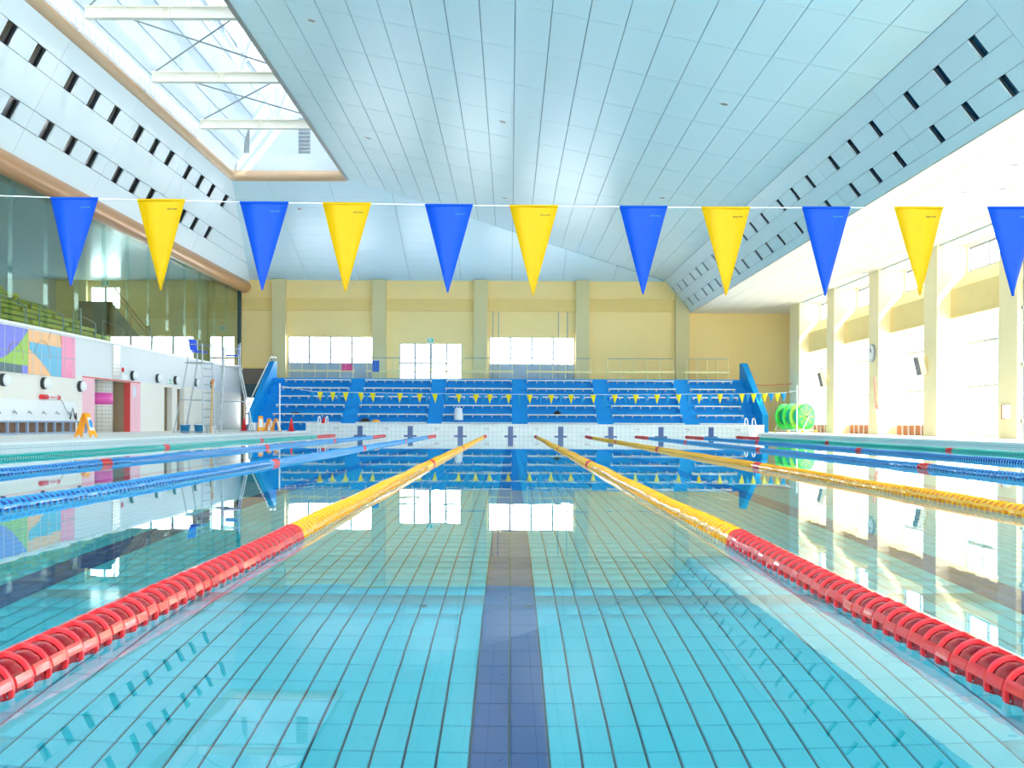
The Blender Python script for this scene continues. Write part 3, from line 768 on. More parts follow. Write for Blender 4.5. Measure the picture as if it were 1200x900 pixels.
ordn = ['lowest', 'second', 'third', 'fourth', 'fifth', 'top']
BZ = [.70, 1.155, 1.665, 2.16, 2.65, 3.14]
for i in range(6):
    for bn, (a, b_) in enumerate(BX):
        o = empty('stand_bench', ((a+b_)/2, 55.6+.74*i+.46, TZ[i])); h = BZ[i]-TZ[i]; L = b_-a
        tag(o, 'off-white bench on the %s tier of the blue stand, %s from the lifeguard chair side' % (ordn[i], ['first', 'second', 'third', 'fourth', 'fifth', 'last'][bn]), 'bench', 'benches on the %s tier of the blue stand' % ordn[i])
        g = MB(); g.box(-L/2, L/2, -.17, .17, h-.06, h); g.build('seat', 'bench_white', o)
        nl = 5 if L < 3 else 7
        for k in range(nl+1):
            x = -L/2+.04+(L-.08)*k/nl
            g = MB(); g.box(x-.018, x+.018, -.12, .275, h-.17, h-.06); g.build('bracket', 'bench_leg', o)
for n_, (a, b_) in enumerate([(338.7, 413), (430, 505), (523, 600), (618, 692), (711.6, 788.6), (804.6, 853)]):
    X0, X1 = (a-598.3)*60.2/F_PX, (b_-598.3)*60.2/F_PX
    o = empty('guard_rail', ((X0+X1)/2, 60.25-55.6, 3.22-DK)); o.parent = ST; L = X1-X0
    nl = 5 if L > 3 else 4
    for k in range(nl+1):
        g = MB(); x = -L/2+L*k/nl; g.tube([(x, 0, 0), (x, 0, 1.2)], .022, 6); g.build('post', 'rail_yellow', o)
    g = MB(); g.tube([(-L/2, 0, 1.2), (L/2, 0, 1.2)], .025, 6); g.build('top_rail', 'rail_grey', o)
    g = MB(); g.box(-L/2-.1, L/2+.1, -.03, .03, .38, .48); g.build('lower_bar', 'rail_yellow', o)

# ------------------------------------------------------------------ lane ropes
def float_mesh(col):
    g = MB(); p = 0.1
    g.mi = 1; g.lathe([(.030, -.049), (.054, -.044), (.0605, -.024), (.062, .004), (.061, .028), (.056, .044), (.03, .049)], 14, 'Y')
    g.mi = 0
    g.lathe([(.060, .037), (.0705, .037), (.0725, .039), (.0725, .046), (.0705, .048), (.060, .048), (.060, .037)], 28, 'Y', smooth=False, caps=False)
    nP = 4
    for k in range(nP):                                   # pads bridging from ring to ring
        a0 = 2*math.pi*k/nP+R(74); wd = .2
        A = [a0-wd, a0-wd/3, a0+wd/3, a0+wd]
        b = len(g.v)
        for y in (-.047, .037):
            for r in (.058, .0718):
                for a in A: g.v.append((r*math.sin(a), y, r*math.cos(a)))
        for j in range(3):
            g.face((b+4+j, b+5+j, b+13+j, b+12+j)); g.face((b+1+j, b+j, b+8+j, b+9+j)); g.face((b+j, b+1+j, b+5+j, b+4+j))
        g.face((b, b+4, b+12, b+8)); g.face((b+7, b+3, b+11, b+15))
    return g.mesh('float', ['float_'+col, 'core_'+col])
FM = {c: float_mesh(c) for c in ('red', 'orange', 'blue', 'teal', 'rope_white')}
CI = ['red', 'orange', 'blue', 'teal', 'rope_white']
LOWP = [(.045, -.047), (.056, -.03), (.058, .030), (.0715, .034), (.0715, .047), (.045, .047)]
NS = 10
def rope(X, col, label, i0, i1, ends):
    o = empty('lane_rope', (X, Y0, 0.012)); tag(o, label, 'lane rope', 'lane ropes floating across the pool')
    n = int((Y1-Y0-.3)/.1); V = []; Fc = []; Mi = []; b = 0
    ang = np.arange(NS)*2*math.pi/NS
    ring = np.concatenate([np.stack([r*np.sin(ang), np.full(NS, y), r*np.cos(ang)], 1) for r, y in LOWP])
    quads = []; qm = []
    for k in range(len(LOWP)-1):
        for j in range(NS):
            j2 = (j+1) % NS; quads.append((k*NS+j, k*NS+j2, (k+1)*NS+j2, (k+1)*NS+j)); qm.append(1 if k < 2 else 0)
    quads = np.array(quads); qm = np.array(qm)
    for k in range(n):
        y = .15+.1*k; Yw = Y0+y
        sag = (.010*math.sin(Yw*.31+X)+.006*math.sin(Yw*.83+2*X)); dz = .004*math.sin(Yw*1.7+X*3)
        c = col
        if Yw < ends[0] or Yw > 46.8: c = 'red'
        for mk in ends[1:]:
            if abs(Yw-mk) < .2: c = 'red'
        if i0 <= Yw <= i1:
            tilt = R(random.uniform(-2.5, 2.5))
            link('float', FM[c], o, (sag, y, dz), (0, R(random.uniform(-5, 5) + (0 if X < 0 else 36)), tilt))
        else:
            V.append(ring+np.array([sag, y, dz])); Fc.append(quads+b); b += len(ring); Mi.append(qm+2*CI.index(c))
    V = np.concatenate(V); Fc = np.concatenate(Fc); Mi = np.concatenate(Mi)
    me = bpy.data.meshes.new('float_run'); me.vertices.add(len(V)); me.vertices.foreach_set('co', V.astype(np.float32).ravel())
    me.loops.add(Fc.size); me.loops.foreach_set('vertex_index', Fc.astype(np.int32).ravel())
    me.polygons.add(len(Fc)); me.polygons.foreach_set('loop_start', np.arange(0, Fc.size, 4, dtype=np.int32))
    me.polygons.foreach_set('material_index', Mi.astype(np.int32))
    for c in CI: me.materials.append(MATS['float_'+c]); me.materials.append(MATS['core_'+c])
    me.update(calc_edges=True); q = link('float_run', me, o); q['kind'] = 'stuff'
    g = MB(); g.tube([(0, -.02, 0), (0, Y1-Y0+.0, 0)], .012, 6); g.build('cable', 'steel', o)
rope(-1.25, 'orange', 'orange lane rope with red near end, first orange rope from the mural wall', 2.2, 15, (5.9, 16.4, 26.4, 36.8))
rope(1.25, 'orange', 'orange lane rope with red near end, second orange rope from the mural wall', 2.2, 15, (5.75, 16.2, 26.2, 36.8))
rope(3.75, 'orange', 'orange lane rope next to the blue ropes on the window side', 7.0, 16, (5.9, 15.7, 26.2, 36.8))
rope(-3.75, 'blue', 'blue lane rope next to the orange ropes on the mural side', 7.0, 16, (5.9, 16.4, 26.4, 36.8))
rope(-6.25, 'blue', 'blue lane rope between the teal rope by the lifeguard chairs and another blue one', 12, 17, (5.9, 16.0, 26.5, 36.8))
rope(6.25, 'blue', 'blue lane rope next to the orange ropes on the window side', 12, 17, (5.9, 15.6, 26.1, 36.8))
rope(8.75, 'blue', 'blue lane rope between the teal rope by the windows and another blue one', 90, 91, (5.9, 16.0, 26.0, 36.8))
rope(-8.75, 'teal', 'teal lane rope beside the deck with the lifeguard chairs', 90, 91, (5.9, 26.4, 36.4))
rope(11.25, 'teal', 'teal lane rope beside the deck below the window piers', 90, 91, (5.9, 16.0, 26.6, 36.8))

# ------------------------------------------------------------------ backstroke pennant lines
def pennant_line(Yp, label, pts, flags, wd, ht, near):
    o = empty('pennant_line', (0, Yp, 0)); tag(o, label, 'pennant line')
    g = MB(); g.tube([(x, 0, z) for x, z in pts], .0032 if near else .012, 6); g.build('line', 'line_white', o)
    cache = {}
    for X, Z, m, tip, w_, h_ in flags:
        q = MB(); nv = 8; th_ = .0012
        fr_ = []; 
        for s_ in (0, 1):
            for i in range(nv+1):
                t = i/nv; hw = w_/2*(1-t)+.004*t; zc = -h_*t; xc = tip*t
                for u in (-1, -.33, .33, 1):
                    yy = .012*math.sin(3.1*u+X*5+2.2*t)*(.3+t)*(1-.3*t)+s_*th_
                    q.v.append((xc+hw*u, yy, zc))
        def I(s_, i, j): return s_*(nv+1)*4+i*4+j
        for i in range(nv):
            for j in range(3):
                q.face((I(0,i,j), I(0,i+1,j), I(0,i+1,j+1), I(0,i,j+1)), True); q.face((I(1,i,j), I(1,i,j+1), I(1,i+1,j+1), I(1,i+1,j)), True)
            q.face((I(0,i,0), I(1,i,0), I(1,i+1,0), I(0,i+1,0))); q.face((I(0,i,3), I(0,i+1,3), I(1,i+1,3), I(1,i,3)))
        p = q.build('pennant', m, o, (X, 0, Z))
        if near:
            k = MB(); pm = 'flag_print_green' if m == 'flag_blue' else 'flag_print_dark'
            x = .02+.02
            for wl_, gl in ((.006,.002),(.004,.002),(.005,.002),(.005,.006),(.005,.002),(.004,.002),(.006,.002),(.005,.002)):
                k.box(x, x+wl_, -.014, -.012, -.058, -.052); x += wl_+gl
            k.build('print', pm, p)
            k = MB(); k.tube([(-w_/2, 0, 0), (w_/2, 0, 0)], .008, 6); k.build('hem', m, p)
YN = 6.2
meas = [(58,114,233,83,335,0),(160,216,235,187,340,1),(280,337,238,307,340,0),(377,434,239,404,342,1),(497,553,241,524,343,0),(596,653,242,624,346,1),
        (725,781,243,753,345,0),(821,878,244,850,346,1),(939,995,244,967,347,0),(1047,1104,244,1077,346,1),(1156,1214,244,1187,347,0)]
fl_ = []
for a, b_, y, tx, ty, c in meas:
    X, Z = px((a+b_)/2, y-.5, YN); tX, tZ = px(tx, ty, YN)
    fl_.append((X, Z, ('flag_blue', 'flag_yellow')[c], tX-X, (b_-a)*YN/F_PX, Z-tZ))
for k in range(1, 8):
    fl_.append((fl_[0][0]-.62*k, fl_[0][1]+.02*k, ('flag_blue', 'flag_yellow')[k % 2], 0, .32, .59))
    fl_.append((fl_[10][0]+.63*k, fl_[10][1]+.012*k, ('flag_blue', 'flag_yellow')[k % 2], 0, .32, .59))
fl_.sort()
lp = [(-10.3, fl_[0][1]+.35)] + [(q[0], q[1]) for q in fl_] + [(12.8, fl_[-1][1]+.4)]
# smooth the line heights
pennant_line(YN, 'line of large blue and yellow pennants strung above the near pool end', lp, fl_, .32, .59, True)
YF = 46.9; ff = []; X = -10.0; k = 0
yel = [375,390,405,422.6,436.7,468.5,491.6,509.5,537.3,557.7,574,596,620.6,645.6,669,695,720.4,745,769.7,795,819.5,843.6,869,883,896,911]
cy_ = [366]+[(a+b_)/2 for a, b_ in zip(yel, yel[1:])]+[918]
for a in yel: ff.append(((a-598.3)*YF/F_PX, 'flag_yellow_small'))
for a in cy_: ff.append(((a-598.3)*YF/F_PX, 'flag_cyan'))
ff.sort()
def zfar(X): return 2.06-.42*math.sin(math.pi*(X+10.4)/23.3)**.6*.35+.05
pennant_line(YF, 'line of small yellow and light blue pennants strung before the blue stand', [(-10.36, 2.3)]+[(x, zfar(x)) for x, m in ff]+[(12.86, 2.18)],
             [(x, zfar(x), m, random.uniform(-.03, .03), .27, .43) for x, m in ff], .27, .43, False)
for X, lab in ((-10.4, 'mural side deck'), (12.9, 'window side deck')):
    for Yp in (YN, YF):
        o = empty('pennant_post', (X, Yp, DK)); tag(o, 'slim white post holding the %s pennant line on the %s' % ('small far' if Yp == YF else 'large near', lab), 'post')
        g = MB(); g.tube([(0, 0, .03), (0, 0, 2.2 if Yp == YF else 2.6)], .03, 8); g.build('pole', 'white_paint', o)
        g = MB(); g.lathe([(.12, 0), (.12, .02), (.05, .03), (.04, .06)], 14); g.build('base', 'steel', o)

# ------------------------------------------------------------------ things on the left wall and deck
def lamp(Y, Z, lab):
    o = empty('wall_lamp', (XL+.012, Y, Z)); tag(o, lab, 'lamp', 'round wall lamps on the left wall')
    g = MB(); g.lathe([(.21, 0), (.21, .1), (.19, .12)], 20, 'X'); g.build('base', 'lamp_black', o)
    g = MB(); g.lathe([(.19, .11), (.185, .17), (.15, .22), (.08, .25), (.01, .26)], 20, 'X'); g.build('dome', 'lamp_dome', o)
for Y, Z, l in ((33.75, 2.0, 'round white wall lamp below the purple and green mural'), (36.7, 2.0, 'round white wall lamp below the orange and blue mural above the red rescue tube'), (39.8, 2.0, 'round white wall lamp beside the pink door panel'),
                (45.3, 2.66, 'round white wall lamp above the pink door panel'), (48.5, 2.68, 'round white wall lamp near the first dark doorway'), (51.1, 2.70, 'round white wall lamp above the gap between the two dark doorways'),
                (54.4, 2.72, 'round white wall lamp behind the lifeguard chair ladder'), (57.3, 2.72, 'round white wall lamp behind the second lifeguard chair'), (30.8, 2.0, 'round white wall lamp below the purple end of the mural')): lamp(Y, Z, l)
# wash trough
o = empty('wash_trough', (XL+.02, 34.5, DK)); tag(o, 'long grey blue wash trough with open cells below the mural', 'trough')
g = MB(); g.box(0, .5, -4.8, 4.8, .40, .46); g.build('rim', 'trough_blue', o)
g = MB(); g.box(0, .06, -4.8, 4.8, 0, .4); g.build('back', 'trough_in', o)
g = MB(); g.box(.0, .5, -4.8, 4.8, 0, .06); g.build('sill', 'trough_blue', o)
for k in range(15):
    g = MB(); y = -4.8+9.6/14*k; g.box(.42, .5, y-.035, y+.035, .06, .4); g.build('divider', 'trough_blue', o)
g = MB(); g.box(0, .02, -4.8, 4.9, .46, 1.18); g.build('splashback', 'white_paint', o)
for k in range(9):
    y = -4.4+1.08*k
    g = MB(); g.tube([(.02, y, .72), (.12, y, .74), (.16, y, .68)], .02, 6); g.lathe([(.03, .76), (.03, .8)], 8, loc=(.07, y, 0)); g.build('tap', 'rail_grey', o)
g = MB(); g.tube([(.06, 4.3, .52), (.14, 4.35, .95), (.2, 4.4, .6), (.1, 4.75, .5), (.08, 4.8, .75)], .025, 6); g.build('hose', 'black', o)
# rescue tube
o = empty('rescue_tube', (XL+.09, 37.1, 1.52)); tag(o, 'red rescue tube with white lettering panel hanging on the wall above the trough', 'rescue tube')
g = MB(); g.tube([(0, -.7, 0), (0, -.66, 0), (0, .66, 0), (0, .7, 0)], .085, 12); g.build('float_body', 'red_plastic', o)
g = MB(); g.tube([(0, -.25, 0), (0, .45, 0)], .088, 12); g.build('white_panel', 'white_plastic', o)
for y in (-.15, -.05, .05, .15, .25, .35):
    g = MB(); g.box(.086, .092, y-.03, y+.03, -.03, .03); g.build('letter_mark', 'red_plastic', o)
g = MB(); g.tube([(0, .7, 0), (.02, .95, -.12), (.02, 1.25, -.4), (.02, 1.55, -.62), (.03, 1.7, -.6)], .014, 6); g.build('strap', 'rail_grey', o)
# small wall fittings
g = MB(); g.lathe([(.1, 0), (.1, .04), (.05, .07)], 14, 'X', (XL+.012, 44.2, 2.86)); tag(g.build('fire_alarm', 'red_plastic'), 'small red fire alarm disc beside the tiled column', 'alarm')
g = MB(); g.box(XL+.01, XL+.05, 44.05, 44.75, 2.46, 2.66); tag(g.build('notice_plate', 'white_plastic'), 'small white notice plate under the red alarm', 'sign')
def exit_sign(loc, lab, ax):
    o = empty('exit_sign', loc); tag(o, lab, 'sign')
    g = MB(); g.box(-.2, .2, -.06, 0, 0, .34) if ax == 'y' else g.box(0, .06, -.2, .2, 0, .34); g.build('case', 'white_plastic', o)
    g = MB()
    if ax == 'y': g.box(-.16, .16, -.066, -.055, .05, .29)
    else: g.box(.055, .066, -.16, .16, .05, .29)
    g.build('face', 'exit_green', o)
    g = MB()
    if ax == 'y': g.box(-.02, .05, -.07, -.06, .09, .2); g.lathe([(.028, -.07), (.028, -.06)], 8, 'Y', (.015, 0, .24)); g.box(-.1, -.04, -.07, -.06, .08, .26)
    else: g.box(.06, .07, -.02, .05, .09, .2); g.box(.06, .07, -.1, -.04, .08, .26)
    g.build('running_figure', 'white_plastic', o)
exit_sign((-4.93, YB-.0, 5.56), 'small green exit sign above the glazed door behind the blue stand', 'y')
exit_sign((XL+.012, 50.2, 2.43), 'small green exit sign over the first dark doorway', 'x')
exit_sign((-17.75, YB, 6.25), 'small green exit sign above the lower window behind the gallery glass', 'y')
exit_sign((-24.9, YB, 9.0), 'small green exit sign above the high window behind the gallery glass', 'y')
exit_sign((-14.95, YB-.2, 2.35), 'small green exit sign on the dark wall beside the blue stand', 'y')
# pink notice, switch
g = MB(); g.box(XL+.02, XL+.03, 45.45, 45.75, 1.75, 2.2); tag(g.build('paper_notice', 'paper'), 'white paper notice on the pink door panel', 'sign')

def aframe(name, loc, rz, label, lean=.18, group=None, h=.68):
    o = empty(name, loc, rz); tag(o, label, 'sign', group)
    for s_ in (-1, 1):
        pts = [(-.15, s_*lean*1.25, 0), (-.09, s_*lean*1.25, 0), (-.07, s_*lean*1.1, .06), (.07, s_*lean*1.1, .06), (.09, s_*lean*1.25, 0), (.15, s_*lean*1.25, 0), (.1, s_*.03, h-.03), (.05, s_*.02, h), (-.05, s_*.02, h), (-.1, s_*.03, h-.03)]
        g = MB(); g.slab(pts, (0, s_*.025, 0)); p = g.build('board', 'sign_orange', o)
        q = lambda u, t: (u*(.115-.05*t), s_*(lean*1.25+(.03-lean*1.25)*t+.027), h*t)
        g = MB(); g.slab([q(-1, .28), q(1, .28), q(1, .82), q(-1, .82)], (0, s_*.004, 0)); pp = g.build('print_panel', 'white_plastic', p)
    return o
o = aframe('wet_floor_sign', (-11.95, 29.3, DK), R(72), 'orange folding floor sign with white and blue panel standing open on the left deck', .2)
for p in o.children:
    for s_ in p.children:
        pass
g = MB(); g.slab([(-.07, .165, .28), (.05, .165, .28), (.07, .115, .44), (.02, .095, .50), (-.06, .105, .46)], (0, .008, .002)); g.build('picture', 'sign_blue', o)
g = MB(); g.slab([(-.07, -.198, .28), (.05, -.198, .28), (.07, -.148, .44), (.02, -.128, .50), (-.06, -.138, .46)], (0, -.008, .002)); g.build('picture', 'sign_blue', o)
for k, (x, Y, rz, l) in enumerate(((305.5, 49.0, 20, 'orange folding floor sign with a blue picture leaning by the white boxes'), (315.5, 50.5, 70, 'orange folding floor sign next to the sign with a blue picture'), (323.5, 50.2, 80, 'thin orange folding floor sign beside the far pennant post'))):
    aframe('wet_floor_sign', ((x-598.3)*Y/F_PX, Y, DK), R(rz), l, .16 if k else .1, None, .74 if k == 0 else .62)
# lifeguard chairs
def seat_tower(name, loc, rz, label):
    o = empty(name, loc, rz); tag(o, label, 'lifeguard chair', 'lifeguard chairs on the left deck')
    H = 2.75
    for x, y, dx, dy in ((-.32, -.35, -.55, -.08), (-.32, .35, -.55, .08), (.32, -.35, .12, -.1), (.32, .35, .12, .1)):
        g = MB(); g.tube([(x+dx, y+dy, .02), (x, y, H), (x, y, H+(.95 if x < 0 else .75))], .028, 8); g.build('leg', 'steel', o)
    for z in (.3, .62, .94, 1.26, 1.58, 1.90, 2.22, 2.52):
        t = z/H; g = MB(); g.box(.41-.1*t, .47-.1*t, -.42+.06*t, .42-.06*t, z-.02, z+.02); g.build('rung', 'steel', o)
    g = MB(); g.box(-.4, .4, -.4, .4, H-.02, H+.03); g.build('platform', 'steel', o)
    g = MB(); g.box(-.25, .2, -.26, .26, H+.42, H+.47); s_ = g.build('seat', 'seat_blue', o)
    g = MB(); g.slab([(-.26, -.26, H+.5), (-.26, .26, H+.5), (-.32, .26, H+.95), (-.32, -.26, H+.95)], (-.03, 0, 0)); g.build('backrest', 'seat_blue', o)
    for y in (-.36, .36):
        g = MB(); g.tube([(-.32, y, H+.72), (.32, y, H+.72)], .022, 6); g.build('arm_rail', 'steel', o)
    for z, e_ in ((.05, 0), (1.3, 0)):
        t = z/H
        for y in (-1, 1):
            g = MB(); g.tube([(-.87+.55*t, y*(.43-.08*t), z), (.44-.12*t, y*(.45-.1*t), z)], .018, 6); g.build('brace', 'steel', o)
seat_tower('lifeguard_chair', (-12.25, 41.0, DK), R(-14), 'steel lifeguard chair tower with blue backrest, above the blue buckets')
seat_tower('lifeguard_chair', (-11.6, 43.2, DK), R(200), 'steel lifeguard chair tower with blue seat, nearer the red cones')
o = empty('wooden_pole', (-11.8, 40.9, DK)); tag(o, 'pale wooden pole leaning on the lifeguard chair ladder', 'pole')
g = MB(); g.tube([(.1, -.25, 0), (.13, -.12, 2.05)], .04, 8); g.build('shaft', 'wood', o)
g = MB(); g.tube([(.125, -.13, 1.9), (.13, -.12, 2.12)], .055, 8); g.build('grip', 'vent_brown', o)
def bucket(loc, m, label, r=.2, h=.32):
    o = empty('bucket', loc); tag(o, label, 'bucket')
    g = MB(); g.lathe([(r*.8, 0), (r, h), (r+.02, h), (r+.02, h-.03), (r*.97, h-.03), (r*.94, h-.01), (r*.78, .02)], 20, caps=False); g.face(list(range(20))[::-1]); b = len(g.v)-20; g.face(list(range(b, b+20))); g.build('tub', m, o)
    g = MB(); g.tube([(r*math.cos(t*.4), 0, h+r*.55*math.sin(t*.4)-.02) for t in range(9)][:8]+[(-r, 0, h-.02)], .008, 5); g.build('handle', 'steel', o)
bucket((-12.85, 41.1, DK), 'bucket_blue', 'blue bucket farther from the wooden pole under the lifeguard chair')
bucket((-12.38, 41.4, DK), 'bucket_blue', 'blue bucket between the other blue bucket and the white one')
bucket((-11.9, 41.3, DK), 'white_plastic', 'white bucket beside the wooden pole under the lifeguard chair', .19, .3)
def cone(loc, label, h=.65, r=.14):
    o = empty('traffic_cone', loc); tag(o, label, 'cone')
    g = MB(); g.lathe([(r, .03), (.03, h), (.02, h+.01)], 18); g.build('body', 'red_plastic', o)
    g = MB(); g.box(-r-.05, r+.05, -r-.05, r+.05, 0, .03); g.build('base', 'red_plastic', o)
cone(((341.5-598.3)*50.5/F_PX, 50.5, DK), 'red cone standing alone on the deck before the blue stand')
cone(((286-598.3)*52/F_PX, 52, DK), 'red cone beside the lifeguard chair and dark wall')
cone(((379.5-598.3)*53/F_PX, 53, .62), 'small red cone on the raised white pool end', .3, .12)
for a, b_, Y, l in ((292.5, 301, 51.0, 'white box standing by the red cone next to the blue stand'), (309, 318, 51.8, 'white box standing behind the orange floor signs')):
    o = empty('float_box', ((a+b_-2*598.3)/2*Y/F_PX, Y, DK)); tag(o, l, 'box'); L = (b_-a)*Y/F_PX
    g = MB(); g.slab([(-L/2, -.2, .04), (L/2, -.2, .04), (L/2, .1, .42), (-L/2, .1, .42)], (0, .12, 0)); g.build('board', 'white_plastic', o)
    g = MB(); g.slab([(-L/2, .15, .04), (L/2, .15, .04), (L/2, .4, .42), (-L/2, .4, .42)], (0, .1, 0)); g.build('board', 'white_plastic', o)
    g = MB(); g.box(-L/2-.03, -L/2, -.2, .5, 0, .42); g.box(L/2, L/2+.03, -.2, .5, 0, .42); g.box(-L/2, L/2, -.2, .5, 0, .04); g.build('crate', 'trough_blue', o)
# grab rails on the pool end
for X, l in ((-9.4, 'white pool ladder rails beside the small red cone'), (12.0, 'white pool ladder rails at the window end of the pool end wall')):
    o = empty('ladder_rail', (X, Y1+.25, .62)); tag(o, l, 'pool ladder')
    for x in (-.19, .19):
        g = MB(); g.tube([(x, .35, 0), (x, .35, .2), (x, .25, .32), (x, .05, .34), (x, -.2, .28), (x, -.38, .0), (x, -.38, -1.3)], .028, 8); g.build('rail', 'white_paint', o)
    for z in (-.35, -.65, -.95):
        g = MB(); g.box(-.19, .19, -.42, -.33, z-.015, z+.015); g.build('tread', 'white_paint', o)

# ------------------------------------------------------------------ things on the stand
o = empty('plastic_bag', (-2.82, 55.6+.74+.36, BZ[1])); tag(o, 'crumpled white plastic bag hanging over a bench of the blue stand', 'bag')
g = MB(); n = 14
prof = [(.12, .32), (.2, .28), (.22, .1), (.24, .0), (.25, -.2), (.27, -.32), (.2, -.33)]
g.lathe(prof, n, loc=(0, -.32, 0)); rnd = random.Random(3)
g.v = [(x+rnd.uniform(-.03, .03), y*1.0+rnd.uniform(-.02, .02), z+rnd.uniform(-.02, .02)) for x, y, z in g.v]; g.build('bag_body', 'paper', o)
g = MB(); g.tube([(-.08, -.32, .3), (-.07, -.3, .42), (.02, -.3, .45), (.09, -.32, .3)], .02, 6); g.build('bag_handle', 'paper', o)
def bundle(loc, m, label, sx, sy, sz, cat, seed):
    rnd = random.Random(seed); g = MB(); rows_ = 6; cols_ = 12
    for i in range(rows_+1):
        t = math.pi/2*i/rows_
        for j in range(cols_):
            a = 2*math.pi*j/cols_; k = 1+rnd.uniform(-.15, .15)
            g.v.append((sx*math.cos(t)*math.cos(a)*k, sy*math.cos(t)*math.sin(a)*k, sz*math.sin(t)*(k if i < rows_ else 1)))
    for i in range(rows_):
        for j in range(cols_): j2 = (j+1) % cols_; g.face((i*cols_+j, i*cols_+j2, (i+1)*cols_+j2, (i+1)*cols_+j), True)
    g.face(list(range(cols_))[::-1]); tag(g.build(label.split('|')[0], m, None, loc), label.split('|')[1], cat)
bundle((-7.85, 55.6+.46, BZ[0]), 'black', 'jacket_bundle|black jacket bundled on the lowest bench next to a yellow bag', .28, .16, .2, 'clothes', 1)
bundle((-7.26, 55.6+.46, BZ[0]), 'sign_orange', 'yellow_pouch|yellow pouch lying beside the black jacket on the lowest bench', .25, .14, .12, 'bag', 2)
bundle((2.55, 55.6+.74+.46, BZ[1]), 'black', 'backpack|black bag lying on the second tier bench of the blue stand', .2, .15, .2, 'bag', 5)
bundle((-11.75, 55.6+.74+.46, BZ[1]), 'black', 'dark_cloth|flat dark cloth on the second tier bench above the red cone', .3, .14, .07, 'clothes', 6)
def towel(X, wd, m, label, zt=4.0, ht=.5):
    g = MB(); pts = []
    n = 8
    for s_ in (0, 1):
        for i in range(n+1):
            x = -wd/2+wd*i/n; y = -.035+.02*math.sin(i*2.1)-.01*s_
            g.v += [(x, y, 0), (x, y-.01*math.sin(i), -ht)]
    for i in range(n):
        g.face((2*i, 2*i+1, 2*i+3, 2*i+2), True); b = 2*(n+1); g.face((b+2*i, b+2*i+2, b+2*i+3, b+2*i+1), True)
    tag(g.build('towel', m, None, (X, 60.2, zt)), label, 'towel')
towel(-9.45, .62, 'towel_mix', 'colourful towel hanging on the guard rail before the wide window', 4.05, .38)
towel(-7.8, .4, 'towel_blue', 'blue towel hanging in front of a pilaster above the blue stand', 4.25, .65)

# ------------------------------------------------------------------ things on the right side
o = empty('wall_clock', (16.1, 46.3, 3.85)); tag(o, 'round white wall clock on a cream pier', 'clock')
g = MB(); g.lathe([(.4, 0), (.4, -.07), (.37, -.09)], 28, 'X'); g.build('case', 'rail_grey', o)
g = MB(); g.lathe([(.365, -.085), (.365, -.092)], 28, 'X'); fc_ = g.build('face', 'white_plastic', o)
for k in range(12):
    a = k*math.pi/6; g = MB(); g.slab([(-.093, .3*math.sin(a)+.012*math.cos(a), .3*math.cos(a)-.012*math.sin(a)), (-.093, .3*math.sin(a)-.012*math.cos(a), .3*math.cos(a)+.012*math.sin(a)), (-.093, .34*math.sin(a)-.012*math.cos(a), .34*math.cos(a)+.012*math.sin(a)), (-.093, .34*math.sin(a)+.012*math.cos(a), .34*math.cos(a)-.012*math.sin(a))], (-.003, 0, 0)); g.build('hour_mark', 'black', fc_)
for a, L in ((R(-20), .17), (R(20), .26)):
    g = MB(); g.tube([(-.1, 0, 0), (-.1, L*math.sin(a), L*math.cos(a))], .012, 6); g.build('hand', 'black', o)
for Y, Z, l in ((40.35, 2.95, 'tilted grey loudspeaker on the pier next to the red pole'), (53.0, 2.96, 'tilted grey loudspeaker on the pier beside the green reel')):
    o = empty('loudspeaker', (16.1, Y, Z)); tag(o, l, 'speaker', 'loudspeakers on the piers')
    g = MB(); g.slab([(-.42, -.24, .34), (-.22, -.24, .40), (-.05, -.24, -.32), (-.25, -.24, -.38)], (0, .48, 0)); cb_ = g.build('cabinet', 'speaker_white', o)
    g = MB(); g.slab([(-.425, -.21, .31), (-.425, .21, .31), (-.262, .21, -.35), (-.262, -.21, -.35)], (-.02, 0, -.004)); g.build('grille', 'speaker_grey', cb_)
    g = MB(); g.tube([(0, 0, .3), (-.24, 0, .3)], .025, 6); g.tube([(0, 0, -.3), (-.1, 0, -.3)], .025, 6); g.box(-.03, 0, -.08, .08, -.36, .36); g.build('bracket', 'rail_yellow', o)
o = empty('switch_box', (16.1, 33.75, 1.1)); tag(o, 'small white switch box on the cream pier beside the drain pipe', 'switch box')
g = MB(); g.box(-.12, 0, -.22, .12, -.22, .22); g.build('case', 'white_plastic', o)
g = MB(); g.box(-.13, -.115, -.2, -.02, -.2, .2); g.build('door', 'white_paint', o)
g = MB(); g.box(-.13, 0, .1, .16, -.24, .24); g.build('side_trim', 'vent_brown', o)
o = wr
g = MB(); g.tube([(16.28, 33.02, DK), (16.28, 33.02, 7.1)], .04, 8); dp = g.build('drain_pipe', 'rail_grey', o)
for z in (.8, 2.6, 4.4, 6.2):
    g = MB(); g.box(16.22, 16.34, 32.97, 33.1, z-.05, z+.05); g.build('clip', 'rail_grey', dp)
o = empty('rescue_pole', (15.95, 45.1, DK)); tag(o, 'red and white rescue pole standing against a cream pier', 'pole')
g = MB(); g.tube([(.04, .1, 0), (.0, .3, 1.15)], .025, 8); g.build('white_shaft', 'white_paint', o)
g = MB(); g.tube([(.0, .3, 1.15), (-.06, .42, 2.5)], .028, 8); g.build('red_shaft', 'pole_red', o)
g = MB(); g.box(-.01, .1, .27, .33, 1.1, 1.3); g.build('hook', 'pole_red', o)
